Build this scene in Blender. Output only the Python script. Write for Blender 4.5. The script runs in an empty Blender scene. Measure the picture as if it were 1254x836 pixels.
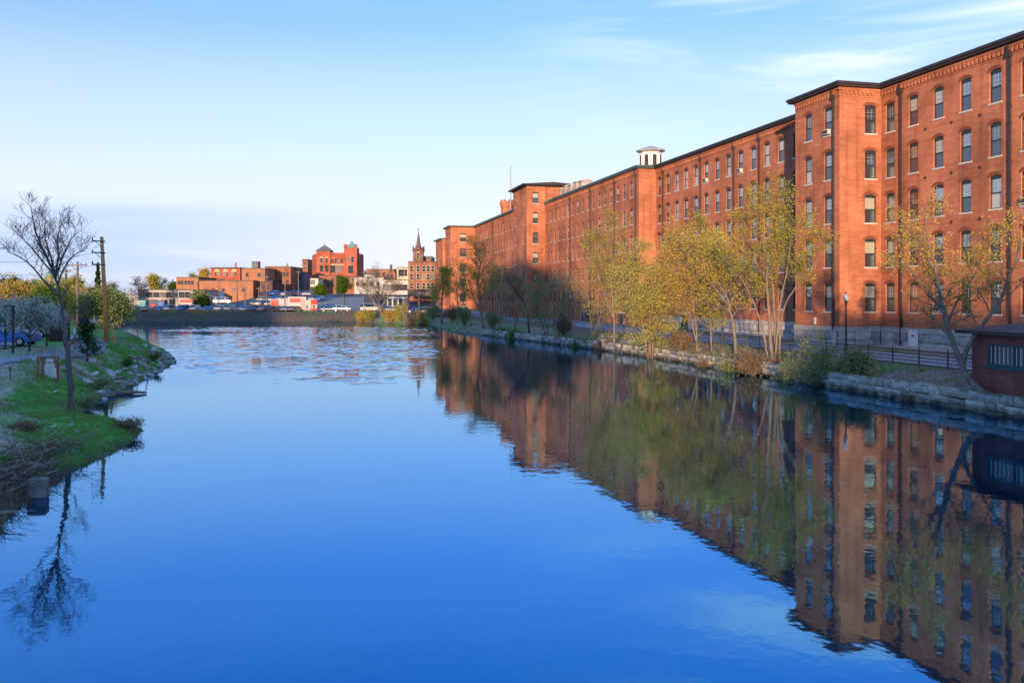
import bpy, bmesh, math, random
import numpy as np
from mathutils import Vector, Matrix, noise as mnoise
R = math.radians
sc = bpy.context.scene
COL = sc.collection
rng = np.random.default_rng(7)
random.seed(7)

# ---------------------------------------------------------------- camera
CH = 5.83                      # eye height above the river, metres (standing on a low bridge)
FPX, CXP, HYP = 1080.0, 627.0, 364.0
cam_d = bpy.data.cameras.new('camera')
cam = bpy.data.objects.new('camera', cam_d)
COL.objects.link(cam)
cam.location = (0, 0, CH)
cam.rotation_euler = (R(90), 0, 0)
cam_d.sensor_width = 36.0
cam_d.lens = FPX / 1254.0 * 36.0
cam_d.shift_y = -(418.0 - HYP) / 1254.0
cam_d.clip_end = 20000.0
cam_d.clip_start = 0.2
sc.camera = cam

# ---------------------------------------------------------------- sky and sun
SUN_EL, SUN_TRAVEL = 5.0, (0.193, 0.981)     # low evening sun from behind, slightly left
SUN_AZ = math.atan2(-SUN_TRAVEL[0], -SUN_TRAVEL[1])    # compass angle of the sun, from +Y clockwise
world = bpy.data.worlds.new('World')
sc.world = world
world.use_nodes = True
wn, wl = world.node_tree.nodes, world.node_tree.links
wn.clear()
def WN(t, **k):
    n = wn.new(t)
    for a, b in k.items():
        if a in n.inputs: n.inputs[a].default_value = b
        else: setattr(n, a, b)
    return n
w_out = WN('ShaderNodeOutputWorld')
w_bg = WN('ShaderNodeBackground', Strength=0.15)
sky = WN('ShaderNodeTexSky', sky_type='NISHITA', sun_disc=False, sun_elevation=R(SUN_EL), sun_rotation=SUN_AZ,
         altitude=30.0, air_density=1.0, dust_density=0.6, ozone_density=2.2)
tc = WN('ShaderNodeTexCoord')
# thin streaks of cirrus and a low cloud bank, in the direction of the sky itself
def cloud(scale, rot, lo, hi, sx, detail=6.0, loc=(0, 0, 0)):
    mp = WN('ShaderNodeMapping')
    mp.inputs['Scale'].default_value = sx
    mp.inputs['Rotation'].default_value = rot
    mp.inputs['Location'].default_value = loc
    wl.new(tc.outputs['Generated'], mp.inputs['Vector'])
    nz = WN('ShaderNodeTexNoise', Scale=scale, Detail=detail, Roughness=0.55, Distortion=0.4)
    wl.new(mp.outputs[0], nz.inputs['Vector'])
    mr = WN('ShaderNodeMapRange', interpolation_type='SMOOTHSTEP')
    mr.inputs['From Min'].default_value = lo
    mr.inputs['From Max'].default_value = hi
    wl.new(nz.outputs['Fac'], mr.inputs['Value'])
    return mr.outputs[0]
sep = WN('ShaderNodeSeparateXYZ')
wl.new(tc.outputs['Generated'], sep.inputs[0])
def ramp_z(pts):
    cr = WN('ShaderNodeValToRGB')
    cr.color_ramp.interpolation = 'EASE'
    e = cr.color_ramp.elements
    while len(e) < len(pts): e.new(0.5)
    for i, (p, v) in enumerate(pts):
        e[i].position = p
        e[i].color = (v, v, v, 1)
    wl.new(sep.outputs['Z'], cr.inputs[0])
    return cr.outputs[0]
def wmath(op, a, b):
    m = WN('ShaderNodeMath', operation=op)
    for i, x in enumerate((a, b)):
        if isinstance(x, (int, float)): m.inputs[i].default_value = x
        else: wl.new(x, m.inputs[i])
    return m.outputs[0]
def side_mask(a, b):
    mr = WN('ShaderNodeMapRange', interpolation_type='SMOOTHSTEP')
    mr.inputs['From Min'].default_value = a
    mr.inputs['From Max'].default_value = b
    wl.new(sep.outputs['X'], mr.inputs['Value'])
    return mr.outputs[0]
cirrus = wmath('MULTIPLY', cloud(2.6, (0.0, 0.42, 0.1), 0.44, 0.72, (1.0, 1.0, 7.0), loc=(0.35, 0.1, 0.2)), ramp_z([(0.0, 0.0), (0.16, 0.3), (0.26, 1.0), (1.0, 0.6)]))
cirrus = wmath('MULTIPLY', cirrus, side_mask(-0.05, 0.3))
bank = wmath('MULTIPLY', cloud(2.2, (0, 0.03, 0.1), 0.30, 0.62, (1.0, 1.0, 10.0), loc=(0.3, 0, 0)), ramp_z([(0.0, 0.7), (0.03, 0.95), (0.085, 0.9), (0.108, 0.0)]))
bank = wmath('MULTIPLY', bank, side_mask(-0.08, -0.45))
def wmix(fac, a, b, mode='MIX'):
    m = WN('ShaderNodeMix', data_type='RGBA', blend_type=mode)
    for s, x in ((m.inputs[0], fac), (m.inputs[6], a), (m.inputs[7], b)):
        if isinstance(x, (int, float)): s.default_value = x
        elif isinstance(x, tuple): s.default_value = x
        else: wl.new(x, s)
    return m.outputs[2]
# clear air deepens overhead; a pale high veil whitens it toward the horizon all round
def ramp_c(pts):
    cr = WN('ShaderNodeValToRGB')
    e = cr.color_ramp.elements
    while len(e) < len(pts): e.new(0.5)
    for i, (p, v) in enumerate(pts):
        e[i].position = p
        e[i].color = (*v, 1)
    wl.new(sep.outputs['Z'], cr.inputs[0])
    return cr.outputs[0]
c0 = wmix(1.0, sky.outputs[0], ramp_c([(0.0, (.80, .78, .98)), (0.22, (.46, .58, .96)), (0.33, (.29, .55, .97)), (0.44, (.07, .48, .82)), (0.62, (.35, .9, 1.4)), (1.0, (1.0, 1.8, 2.5))]), 'MULTIPLY')
cv = wmix(ramp_z([(0.0, .92), (.10, .80), (.2, .50), (.30, .2), (.42, .04), (1.0, 0.08)]), c0, (1.66, 1.68, 1.98, 1))
c1 = wmix(wmath('MULTIPLY', bank, 0.85), cv, (1.0, 1.32, 1.95, 1))
c2 = wmix(wmath('MULTIPLY', cirrus, 0.85), c1, (2.2, 2.3, 2.45, 1))
wl.new(c2, w_bg.inputs['Color'])
wl.new(w_bg.outputs[0], w_out.inputs['Surface'])

sun_d = bpy.data.lights.new('sun', 'SUN')
sun_d.energy = 2.0
sun_d.angle = R(0.6)
sun_d.color = (1.0, 0.66, 0.38)
sun = bpy.data.objects.new('sun', sun_d)
COL.objects.link(sun)
_t = Vector((SUN_TRAVEL[0], SUN_TRAVEL[1], -math.tan(R(SUN_EL)))).normalized()
sun.rotation_euler = _t.to_track_quat('-Z', 'Y').to_euler()
sun.location = (-60, -200, 60)

vs = sc.view_settings
vs.view_transform = 'Standard'
vs.look = 'None'
vs.gamma = 1.0
vs.use_curve_mapping = False
vs.exposure = 1.85
sc.render.engine = 'CYCLES'
sc.cycles.use_denoising = True
sc.cycles.max_bounces = 6
sc.cycles.diffuse_bounces = 2
sc.cycles.glossy_bounces = 3
sc.cycles.transparent_max_bounces = 6
sc.cycles.sample_clamp_indirect = 6.0

# ---------------------------------------------------------------- helpers
def at(px, py, D):
    "a point of the place from its bearing and its distance"
    return Vector(((px - CXP) / FPX * D, D, CH + (HYP - py) / FPX * D))
def ax(px, D): return (px - CXP) / FPX * D
def az(py, D): return CH + (HYP - py) / FPX * D

MATS = {}
def mat(name, color=(.5, .5, .5), rough=.8, spec=.3, metal=0.0, noise=None, vary=0.0, bump=0.0, bscale=20.0, coord='Object', stretch=(1, 1, 1), emit=None):
    "a procedural material: base colour broken by two scales of noise, with fine relief"
    if name in MATS: return MATS[name]
    m = bpy.data.materials.new(name)
    m.use_nodes = True
    nt = m.node_tree
    b = nt.nodes['Principled BSDF']
    b.inputs['Base Color'].default_value = (*color, 1)
    b.inputs['Roughness'].default_value = rough
    b.inputs['Specular IOR Level'].default_value = spec
    b.inputs['Metallic'].default_value = metal
    if noise:
        t = nt.nodes.new('ShaderNodeTexCoord')
        mp = nt.nodes.new('ShaderNodeMapping')
        mp.inputs['Scale'].default_value = stretch
        nt.links.new(t.outputs[coord], mp.inputs[0])
        n1 = nt.nodes.new('ShaderNodeTexNoise')
        n1.inputs['Scale'].default_value = noise
        n1.inputs['Detail'].default_value = 5
        n1.inputs['Roughness'].default_value = .65
        nt.links.new(mp.outputs[0], n1.inputs['Vector'])
        r = nt.nodes.new('ShaderNodeMapRange')
        r.inputs['From Min'].default_value = .3
        r.inputs['From Max'].default_value = .7
        r.inputs['To Min'].default_value = 1 - vary
        r.inputs['To Max'].default_value = 1 + vary
        nt.links.new(n1.outputs['Fac'], r.inputs[0])
        mx = nt.nodes.new('ShaderNodeMix')
        mx.data_type = 'RGBA'
        mx.blend_type = 'MULTIPLY'
        mx.inputs[0].default_value = 1
        mx.inputs[6].default_value = (*color, 1)
        nt.links.new(r.outputs[0], mx.inputs[7])
        nt.links.new(mx.outputs[2], b.inputs['Base Color'])
        if bump:
            n2 = nt.nodes.new('ShaderNodeTexNoise')
            n2.inputs['Scale'].default_value = bscale
            n2.inputs['Detail'].default_value = 4
            nt.links.new(mp.outputs[0], n2.inputs['Vector'])
            bp = nt.nodes.new('ShaderNodeBump')
            bp.inputs['Strength'].default_value = bump
            bp.inputs['Distance'].default_value = .03
            nt.links.new(n2.outputs['Fac'], bp.inputs['Height'])
            nt.links.new(bp.outputs[0], b.inputs['Normal'])
    if emit:
        b.inputs['Emission Color'].default_value = (*emit[0], 1)
        b.inputs['Emission Strength'].default_value = emit[1]
    MATS[name] = m
    return m

def brick_mat(name, c1, c2, mortar, vary=.27, stain=.3):
    if name in MATS: return MATS[name]
    m = bpy.data.materials.new(name)
    m.use_nodes = True
    nt = m.node_tree
    N, L = nt.nodes, nt.links
    b = N['Principled BSDF']
    b.inputs['Roughness'].default_value = .9
    b.inputs['Specular IOR Level'].default_value = .15
    t = N.new('ShaderNodeTexCoord')
    s = N.new('ShaderNodeSeparateXYZ')
    L.new(t.outputs['Object'], s.inputs[0])
    a = N.new('ShaderNodeMath')
    a.operation = 'ADD'
    L.new(s.outputs[0], a.inputs[0])
    L.new(s.outputs[1], a.inputs[1])
    c = N.new('ShaderNodeCombineXYZ')
    L.new(a.outputs[0], c.inputs[0])
    L.new(s.outputs[2], c.inputs[1])
    bt = N.new('ShaderNodeTexBrick')
    bt.inputs['Scale'].default_value = 1.0
    bt.inputs['Brick Width'].default_value = .22
    bt.inputs['Row Height'].default_value = .075
    bt.inputs['Mortar Size'].default_value = .007
    bt.inputs['Color1'].default_value = (*c1, 1)
    bt.inputs['Color2'].default_value = (*c2, 1)
    bt.inputs['Mortar'].default_value = (*mortar, 1)
    L.new(c.outputs[0], bt.inputs['Vector'])
    # courses burnt darker or paler, in long low runs
    mp = N.new('ShaderNodeMapping')
    mp.inputs['Scale'].default_value = (.55, 3.2, 1)
    L.new(c.outputs[0], mp.inputs[0])
    n1 = N.new('ShaderNodeTexNoise')
    n1.inputs['Scale'].default_value = 1.0
    n1.inputs['Detail'].default_value = 7
    n1.inputs['Roughness'].default_value = .75
    L.new(mp.outputs[0], n1.inputs['Vector'])
    r1 = N.new('ShaderNodeMapRange')
    r1.inputs['From Min'].default_value = .3
    r1.inputs['From Max'].default_value = .7
    r1.inputs['To Min'].default_value = 1 - vary
    r1.inputs['To Max'].default_value = 1 + vary
    L.new(n1.outputs['Fac'], r1.inputs[0])
    n2 = N.new('ShaderNodeTexNoise')
    n2.inputs['Scale'].default_value = .22
    n2.inputs['Detail'].default_value = 4
    L.new(c.outputs[0], n2.inputs['Vector'])
    r2 = N.new('ShaderNodeMapRange')
    r2.inputs['From Min'].default_value = .35
    r2.inputs['From Max'].default_value = .65
    r2.inputs['To Min'].default_value = 1 - stain
    r2.inputs['To Max'].default_value = 1 + stain * .6
    L.new(n2.outputs['Fac'], r2.inputs[0])
    ml = N.new('ShaderNodeMath')
    ml.operation = 'MULTIPLY'
    L.new(r1.outputs[0], ml.inputs[0])
    L.new(r2.outputs[0], ml.inputs[1])
    mx = N.new('ShaderNodeMix')
    mx.data_type = 'RGBA'
    mx.blend_type = 'MULTIPLY'
    mx.inputs[0].default_value = 1
    L.new(bt.outputs['Color'], mx.inputs[6])
    L.new(ml.outputs[0], mx.inputs[7])
    mv = N.new('ShaderNodeMapping')
    mv.inputs['Scale'].default_value = (1.6, .09, 1)
    L.new(c.outputs[0], mv.inputs[0])
    n4 = N.new('ShaderNodeTexNoise')
    n4.inputs['Scale'].default_value = 1.0
    n4.inputs['Detail'].default_value = 5
    n4.inputs['Roughness'].default_value = .6
    L.new(mv.outputs[0], n4.inputs['Vector'])
    r4 = N.new('ShaderNodeMapRange')
    for k_, v_ in zip(('From Min', 'From Max', 'To Min', 'To Max'), (.28, .5, .68, 1.04)): r4.inputs[k_].default_value = v_
    L.new(n4.outputs['Fac'], r4.inputs[0])
    m4 = N.new('ShaderNodeMath')
    m4.operation = 'MULTIPLY'
    L.new(ml.outputs[0], m4.inputs[0])
    L.new(r4.outputs[0], m4.inputs[1])
    L.new(m4.outputs[0], mx.inputs[7])
    # pale lime bloom here and there
    n3 = N.new('ShaderNodeTexNoise')
    n3.inputs['Scale'].default_value = .9
    n3.inputs['Detail'].default_value = 8
    n3.inputs['Roughness'].default_value = .7
    L.new(c.outputs[0], n3.inputs['Vector'])
    r3 = N.new('ShaderNodeMapRange')
    r3.inputs['From Min'].default_value = .56
    r3.inputs['From Max'].default_value = .8
    r3.inputs['To Max'].default_value = .34
    L.new(n3.outputs['Fac'], r3.inputs[0])
    m2 = N.new('ShaderNodeMix')
    m2.data_type = 'RGBA'
    L.new(r3.outputs[0], m2.inputs[0])
    L.new(mx.outputs[2], m2.inputs[6])
    m2.inputs[7].default_value = (.46, .33, .27, 1)
    L.new(m2.outputs[2], b.inputs['Base Color'])
    bp = N.new('ShaderNodeBump')
    bp.inputs['Strength'].default_value = .5
    bp.inputs['Distance'].default_value = .02
    L.new(bt.outputs['Fac'], bp.inputs['Height'])
    bp.invert = True
    L.new(bp.outputs[0], b.inputs['Normal'])
    MATS[name] = m
    return m

def glass_mat(name, color, refl, rough=.03):
    if name in MATS: return MATS[name]
    m = bpy.data.materials.new(name)
    m.use_nodes = True
    N, L = m.node_tree.nodes, m.node_tree.links
    N.remove(N['Principled BSDF'])
    o = N['Material Output']
    d = N.new('ShaderNodeBsdfDiffuse')
    d.inputs['Color'].default_value = (*color, 1)
    g = N.new('ShaderNodeBsdfGlossy')
    g.inputs['Roughness'].default_value = rough
    g.inputs['Color'].default_value = (.92, .97, 1, 1)
    t = N.new('ShaderNodeTexCoord')
    nz = N.new('ShaderNodeTexNoise')
    nz.inputs['Scale'].default_value = 1.7
    nz.inputs['Detail'].default_value = 1
    L.new(t.outputs['Object'], nz.inputs['Vector'])
    bp = N.new('ShaderNodeBump')
    bp.inputs['Strength'].default_value = .25
    bp.inputs['Distance'].default_value = .05
    L.new(nz.outputs['Fac'], bp.inputs['Height'])
    L.new(bp.outputs[0], g.inputs['Normal'])
    f = N.new('ShaderNodeFresnel')
    f.inputs['IOR'].default_value = 1.5
    ad = N.new('ShaderNodeMath')
    ad.operation = 'ADD'
    ad.use_clamp = True
    ad.inputs[1].default_value = refl
    L.new(f.outputs[0], ad.inputs[0])
    x = N.new('ShaderNodeMixShader')
    L.new(ad.outputs[0], x.inputs[0])
    L.new(d.outputs[0], x.inputs[1])
    L.new(g.outputs[0], x.inputs[2])
    L.new(x.outputs[0], o.inputs['Surface'])
    MATS[name] = m
    return m

class MB:
    "collects shapes into one mesh"
    def __init__(s): s.v, s.f, s.mi = [], [], []
    def add(s, vs_, fs, m=0):
        o = len(s.v)
        s.v.extend([tuple(v) for v in vs_])
        for f in fs:
            s.f.append(tuple(i + o for i in f))
            s.mi.append(m)
        return s
    def quad(s, a, b, c, d, m=0): return s.add((a, b, c, d), ((0, 1, 2, 3),), m)
    def box(s, x0, x1, y0, y1, z0, z1, m=0):
        return s.add(((x0, y0, z0), (x1, y0, z0), (x1, y1, z0), (x0, y1, z0), (x0, y0, z1), (x1, y0, z1), (x1, y1, z1), (x0, y1, z1)),
                     ((0, 3, 2, 1), (4, 5, 6, 7), (0, 1, 5, 4), (1, 2, 6, 5), (2, 3, 7, 6), (3, 0, 4, 7)), m)
    def prism(s, pts, y0, y1, m=0):
        "outline in x,z pushed along y"
        n = len(pts)
        v = [(x, y0, z) for x, z in pts] + [(x, y1, z) for x, z in pts]
        f = [tuple(range(n)), tuple(range(2 * n - 1, n - 1, -1))] + [(i, i + n, (i + 1) % n + n, (i + 1) % n) for i in range(n)]
        return s.add(v, f, m)
    def prism_z(s, pts, z0, z1, m=0):
        n = len(pts)
        v = [(x, y, z0) for x, y in pts] + [(x, y, z1) for x, y in pts]
        f = [tuple(range(n - 1, -1, -1)), tuple(range(n, 2 * n))] + [(i, (i + 1) % n, (i + 1) % n + n, i + n) for i in range(n)]
        return s.add(v, f, m)
    def lathe(s, prof, n=12, cx=0, cy=0, m=0, a0=0.0):
        "profile of (radius, z) turned round z"
        v, f = [], []
        for r, z in prof:
            for k in range(n):
                a = a0 + 2 * math.pi * k / n
                v.append((cx + r * math.cos(a), cy + r * math.sin(a), z))
        for i in range(len(prof) - 1):
            for k in range(n):
                k2 = (k + 1) % n
                f.append((i * n + k, i * n + k2, (i + 1) * n + k2, (i + 1) * n + k))
        f.append(tuple(range(n - 1, -1, -1)))
        f.append(tuple(range((len(prof) - 1) * n, len(prof) * n)))
        return s.add(v, f, m)
    def tube(s, pts, rad, n=6, m=0, cap=True):
        pts = [Vector(p) for p in pts]
        if not hasattr(rad, '__len__'): rad = [rad] * len(pts)
        v, f = [], []
        up = Vector((.31, .17, .93))
        for i, p in enumerate(pts):
            d = (pts[min(i + 1, len(pts) - 1)] - pts[max(i - 1, 0)])
            d = d.normalized() if d.length > 1e-9 else Vector((0, 0, 1))
            a = d.cross(up)
            if a.length < .05: a = d.cross(Vector((1, 0, 0)))
            a.normalize()
            b = d.cross(a)
            for k in range(n):
                t = 2 * math.pi * k / n
                v.append(p + (a * math.cos(t) + b * math.sin(t)) * rad[i])
        for i in range(len(pts) - 1):
            for k in range(n):
                k2 = (k + 1) % n
                f.append((i * n + k, i * n + k2, (i + 1) * n + k2, (i + 1) * n + k))
        if cap:
            f.append(tuple(range(n - 1, -1, -1)))
            f.append(tuple(range((len(pts) - 1) * n, len(pts) * n)))
        return s.add(v, f, m)
    def mesh(s, name, mats, smooth=False):
        me = bpy.data.meshes.new(name)
        me.from_pydata(s.v, [], s.f)
        for m in (mats if isinstance(mats, (list, tuple)) else [mats]): me.materials.append(m)
        if any(s.mi): me.polygons.foreach_set('material_index', s.mi)
        if smooth: me.polygons.foreach_set('use_smooth', [True] * len(s.f))
        me.update()
        return me
    def build(s, name, mats, parent=None, smooth=False, **k):
        return link(name, s.mesh(name, mats, smooth), parent, **k)

def link(name, me, parent=None, loc=None, rz=None, kind=None, label=None, cat=None, group=None):
    o = bpy.data.objects.new(name, me)
    COL.objects.link(o)
    if parent is not None: o.parent = parent
    if loc is not None: o.location = loc
    if rz is not None: o.rotation_euler = (0, 0, rz)
    return tag(o, label, cat, group, kind)
def tag(o, label=None, cat=None, group=None, kind=None):
    if label: o['label'] = label
    if cat: o['category'] = cat
    if group: o['group'] = group
    if kind: o['kind'] = kind
    return o
def thing(name, label, cat, loc=(0, 0, 0), rz=0, group=None):
    return link(name, None, None, loc, rz, None, label, cat, group)
def copy_tree(o, parent=None):
    c = o.copy()
    COL.objects.link(c)
    c.parent = parent
    for ch in list(o.children): copy_tree(ch, c)
    return c
def bevel_mesh(me, w, seg=1):
    bm = bmesh.new()
    bm.from_mesh(me)
    bmesh.ops.bevel(bm, geom=bm.edges[:], offset=w, segments=seg, affect='EDGES', profile=.6)
    bm.to_mesh(me)
    bm.free()
    return me
def np_mesh(name, verts, nper, mats, midx=None):
    "many loose faces of nper corners each, from one array"
    n = len(verts)
    me = bpy.data.meshes.new(name)
    me.vertices.add(n)
    me.vertices.foreach_set('co', np.ascontiguousarray(verts, dtype=np.float32).ravel())
    me.loops.add(n)
    me.loops.foreach_set('vertex_index', np.arange(n, dtype=np.int32))
    me.polygons.add(n // nper)
    me.polygons.foreach_set('loop_start', np.arange(0, n, nper, dtype=np.int32))
    for m in (mats if isinstance(mats, (list, tuple)) else [mats]): me.materials.append(m)
    if midx is not None: me.polygons.foreach_set('material_index', np.asarray(midx, dtype=np.int32))
    me.update(calc_edges=True)
    return me
def sstep(a, b, x):
    t = np.clip((np.asarray(x, float) - a) / (b - a), 0, 1)
    return t * t * (3 - 2 * t)

# ---------------------------------------------------------------- river outline and ground
WU = Vector((-math.sin(R(14)), math.cos(R(14))))     # along the mill, away from the bridge
WV = Vector((math.cos(R(14)), math.sin(R(14))))      # from the river into the mill
RIGHT = [(80, -300), (45.5, -40), (35.0, 0), (24.37, 42), (19.07, 63), (14.3, 83.2), (9.35, 98.4), (3.5, 114.5), (-4.7, 136.9), (-13.3, 163), (-18.9, 190), (-24, 196), (-34.7, 207)]
FAR = [(-40, 211.5), (-70, 216), (-98, 220)]
LEFT = [(-103, 212), (-92, 186), (-75, 160), (-59.6, 134), (-46.7, 112), (-39.4, 100), (-32.7, 85.4), (-29.9, 77.7), (-27, 66.3), (-24.8, 57.5), (-23.8, 53.1), (-23, 48.8), (-21.8, 44.6),
        (-20.6, 42.8), (-18.5, 41.3), (-16.5, 39), (-15.5, 36.6), (-15.0, 33.5), (-14.9, 31), (-14.9, 29.7), (-14.35, 27.2), (-14.1, 25.8), (-14, 24.7), (-12.7, 21.9), (-12, 15), (-12, 0), (-14, -40), (-30, -300)]
POLY = np.array(RIGHT + FAR + LEFT, float)
SIDE = np.array([0] * len(RIGHT) + [1] * len(FAR) + [2] * len(LEFT))
def river_dist(x, y):
    "distance to the river's edge (minus = in the river) and the bank it belongs to"
    x, y = np.asarray(x, float), np.asarray(y, float)
    best = np.full(x.shape, 1e9)
    side = np.zeros(x.shape, int)
    inside = np.zeros(x.shape, bool)
    n = len(POLY)
    for i in range(n):
        ax_, ay_ = POLY[i]
        bx_, by_ = POLY[(i + 1) % n]
        dx, dy = bx_ - ax_, by_ - ay_
        t = np.clip(((x - ax_) * dx + (y - ay_) * dy) / (dx * dx + dy * dy), 0, 1)
        d = np.hypot(x - ax_ - t * dx, y - ay_ - t * dy)
        m = d < best
        best = np.where(m, d, best)
        side = np.where(m, SIDE[i] if not (SIDE[i] == 0 and SIDE[(i + 1) % n] == 1) else 1, side)
        c = ((ay_ > y) != (by_ > y)) & (x < (bx_ - ax_) * (y - ay_) / (by_ - ay_ + 1e-12) + ax_)
        inside ^= c
    return np.where(inside, -best, best), side
def vnoise(x, y, s, seed=0):
    "cheap smooth value noise, -1..1"
    x, y = np.asarray(x, float) * s + seed * 17.3, np.asarray(y, float) * s + seed * 5.1
    xi, yi = np.floor(x).astype(int), np.floor(y).astype(int)
    fx, fy = x - xi, y - yi
    fx, fy = fx * fx * (3 - 2 * fx), fy * fy * (3 - 2 * fy)
    def h(a, b):
        k = np.sin(a * 127.1 + b * 311.7 + seed * 74.7) * 43758.5453
        return (k - np.floor(k)) * 2 - 1
    return (h(xi, yi) * (1 - fx) + h(xi + 1, yi) * fx) * (1 - fy) + (h(xi, yi + 1) * (1 - fx) + h(xi + 1, yi + 1) * fx) * fy
TANE = math.tan(R(SUN_EL))
SHADE_RIDGE = np.array([(-900, 5), (-180, 6.5), (-132, 6.5), (-123, -8), (-95, -8), (-90, -2), (-82, 10), (-74, 13), (-64, 14.5), (-54, 12), (-46, 6), (-40, -3), (-23, -4), (-19, 2), (-14, 4), (-6, 4.5), (8, 9), (60, 8), (400, 6)], float)   # added unseen ridge: shade height it throws over the mill, by bearing
def height(x, y):
    x, y = np.asarray(x, float), np.asarray(y, float)
    d, side = river_dist(x, y)
    d = np.where((side == 2) & (y < 95) & (y > 15), d + vnoise(x, y, .8, 11) * .22 + vnoise(x, y, 1.9, 12) * .16, d)      # ragged park shore
    n1 = vnoise(x, y, .9, 1) * .5 + vnoise(x, y, 2.3, 2) * .3
    n0 = vnoise(x, y, .12, 3)
    # mill side: behind the river wall the soil rises to the lane
    hr = -1.0 + 1.85 * sstep(.75, 1.15, d) + .45 * sstep(1, 5.2, d) + n1 * .13 * sstep(1, 2, d) * (1 - sstep(4.5, 6, d)) + .4 * sstep(8, 16, d)
    # far bank: a low stone-faced slope, then the car parks rising to the town
    hf = 2.2 * sstep(0, 3.2, d) + .085 * np.clip(y - 230, 0, 55) * sstep(-98, -76, x) + n1 * .1 * sstep(0, 1.5, d) * (1 - sstep(3, 5, d))
    # park side: low grassy spit near, steeper rubble bank beyond
    spit = 1 - sstep(41.5, 50, y)
    a = .38 * sstep(-.1, 1.0, d) + 1.0 * sstep(2.2, 7.5, d) + .75 * sstep(7, 16, d)
    b = 2.15 * sstep(-.2, 4.6, d)
    hl = a * spit + b * (1 - spit) + n1 * .16 * sstep(0, 1.0, d) * (1 - .75 * sstep(4.5, 7, d)) + n0 * .12 * sstep(6, 14, d)
    land = np.where(side == 0, hr, np.where(side == 1, hf, hl))
    # beyond 230 m both banks run into the same slope
    k = sstep(185, 226, y) * sstep(2, 12, d)
    land = land * (1 - k) + np.where(side == 0, np.minimum(hr + 1.0, 2.6), np.where(side == 1, hf, 2.3)) * k
    # an unseen ridge upstream, added and shaped to throw shade over the mill
    rd = np.interp(x + (-150 - y) * SUN_TRAVEL[0] / SUN_TRAVEL[1] * 0, SHADE_RIDGE[:, 0], SHADE_RIDGE[:, 1])
    dist = np.interp(x, [-84, -64, -36, -18, -6, 40], [340, 322, 274, 235, 215, 200])
    rh = (rd + dist * TANE) + 1.2 * vnoise(x, y, .12, 8) + .6 * vnoise(x, y, .4, 9)
    k = np.clip((-85 - y) / 65, 0, 1) * np.clip((y + 215) / 50, 0, 1)
    k = k * k * (3 - 2 * k)
    land = land * (1 - k) + rh * k
    z = np.where(d > 0, land, -1.6 * sstep(0, 2.5, -d) - .02)
    z = np.where((d <= 0) & (k > 0), np.maximum(z, rh * k), z)
    z = np.where((side == 0) & (d > 0) & (d < .75) & (k <= 0), -1.0, z)
    return z
def hz(x, y): return float(height(np.array([x]), np.array([y]))[0])

def axis(parts):
    out = []
    for a, b, st in parts:
        out.extend(np.arange(a, b, st))
    out.append(parts[-1][1])
    return np.array(out)
gx = axis([(-6000, -600, 900), (-600, -200, 50), (-200, -110, 6), (-110, -45, 2.2), (-45, -11, .55), (-11, 2, 2.0), (2, 46, .9), (46, 140, 6), (140, 600, 60), (600, 6000, 900)])
gy = axis([(-2400, -400, 400), (-400, -220, 20), (-220, -80, 5), (-80, 18, 6), (18, 92, .55), (92, 150, 1.2), (150, 240, 2.0), (240, 480, 12), (480, 1400, 120), (1400, 9000, 950)])
GX, GY = np.meshgrid(gx, gy)
GZ = height(GX, GY)
nx, ny = len(gx), len(gy)
gm = bpy.data.meshes.new('ground')
co = np.stack([GX, GY, GZ], -1).reshape(-1, 3)
ii = (np.arange(ny - 1)[:, None] * nx + np.arange(nx - 1)[None, :]).ravel()
quads = np.stack([ii, ii + 1, ii + nx + 1, ii + nx], -1)
gm.from_pydata(co.tolist(), [], quads.tolist())
gm.polygons.foreach_set('use_smooth', [True] * len(gm.polygons))
# what grows where: turf, bare soil, gravel
gd, gs = river_dist(co[:, 0], co[:, 1])
X_, Y_ = co[:, 0], co[:, 1]
turf = np.array([.085, .25, .045]); soil = np.array([.22, .165, .125]); sand = np.array([.38, .31, .26]); mud = np.array([.05, .04, .032]); wood = np.array([.05, .06, .02]); ston = np.array([.13, .105, .09])
def lerp(a, b, t): return a * (1 - t)[:, None] + b * t[:, None]
nn = vnoise(X_, Y_, .5, 4) * .6 + vnoise(X_, Y_, 1.6, 5) * .5
cl = lerp(np.tile(turf, (len(X_), 1)), soil, np.clip(sstep(-.05, .55, nn) * .85, 0, 1))
bare = sstep(2.9, 4.6, gd + nn * 2.2) * (.45 + .55 * sstep(-.35, .2, vnoise(X_, Y_, .9, 21))) * (1 - sstep(11, 13, gd - nn)) * (1 - sstep(60, 75, Y_))
cl = lerp(cl, sand, bare)
green_spit = (1 - sstep(43, 46, Y_)) * sstep(29.5, 32, Y_) * sstep(.3, 1.2, gd) * (1 - sstep(2.6, 4.0, gd + nn))
cl = lerp(cl, turf, green_spit * .95)
cl = lerp(cl, mud, (1 - sstep(28.5, 31.5, Y_)) * sstep(14, 18, Y_) * (1 - sstep(2.5, 5, gd)) * .9)
cl = lerp(cl, mud, (1 - sstep(.1, .7, gd)) * .85)
cr_ = lerp(np.tile(np.array([.24, .20, .165]), (len(X_), 1)), turf, sstep(-.1, .4, nn) * .75)
cf = lerp(np.tile(ston * .8, (len(X_), 1)), turf * .7, sstep(.2, .7, nn) * .4)
cf = lerp(cf, np.tile(np.array([.11, .11, .115]), (len(X_), 1)), sstep(3.0, 4.5, gd))
gc = np.where((gs == 0)[:, None], cr_, np.where((gs == 1)[:, None], cf, cl))
far_ = sstep(300, 420, Y_)
gc = lerp(gc, np.tile(np.array([.09, .085, .06]), (len(X_), 1)), far_)
gc = lerp(gc, np.tile(wood, (len(X_), 1)), sstep(-40, -90, Y_))
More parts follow.
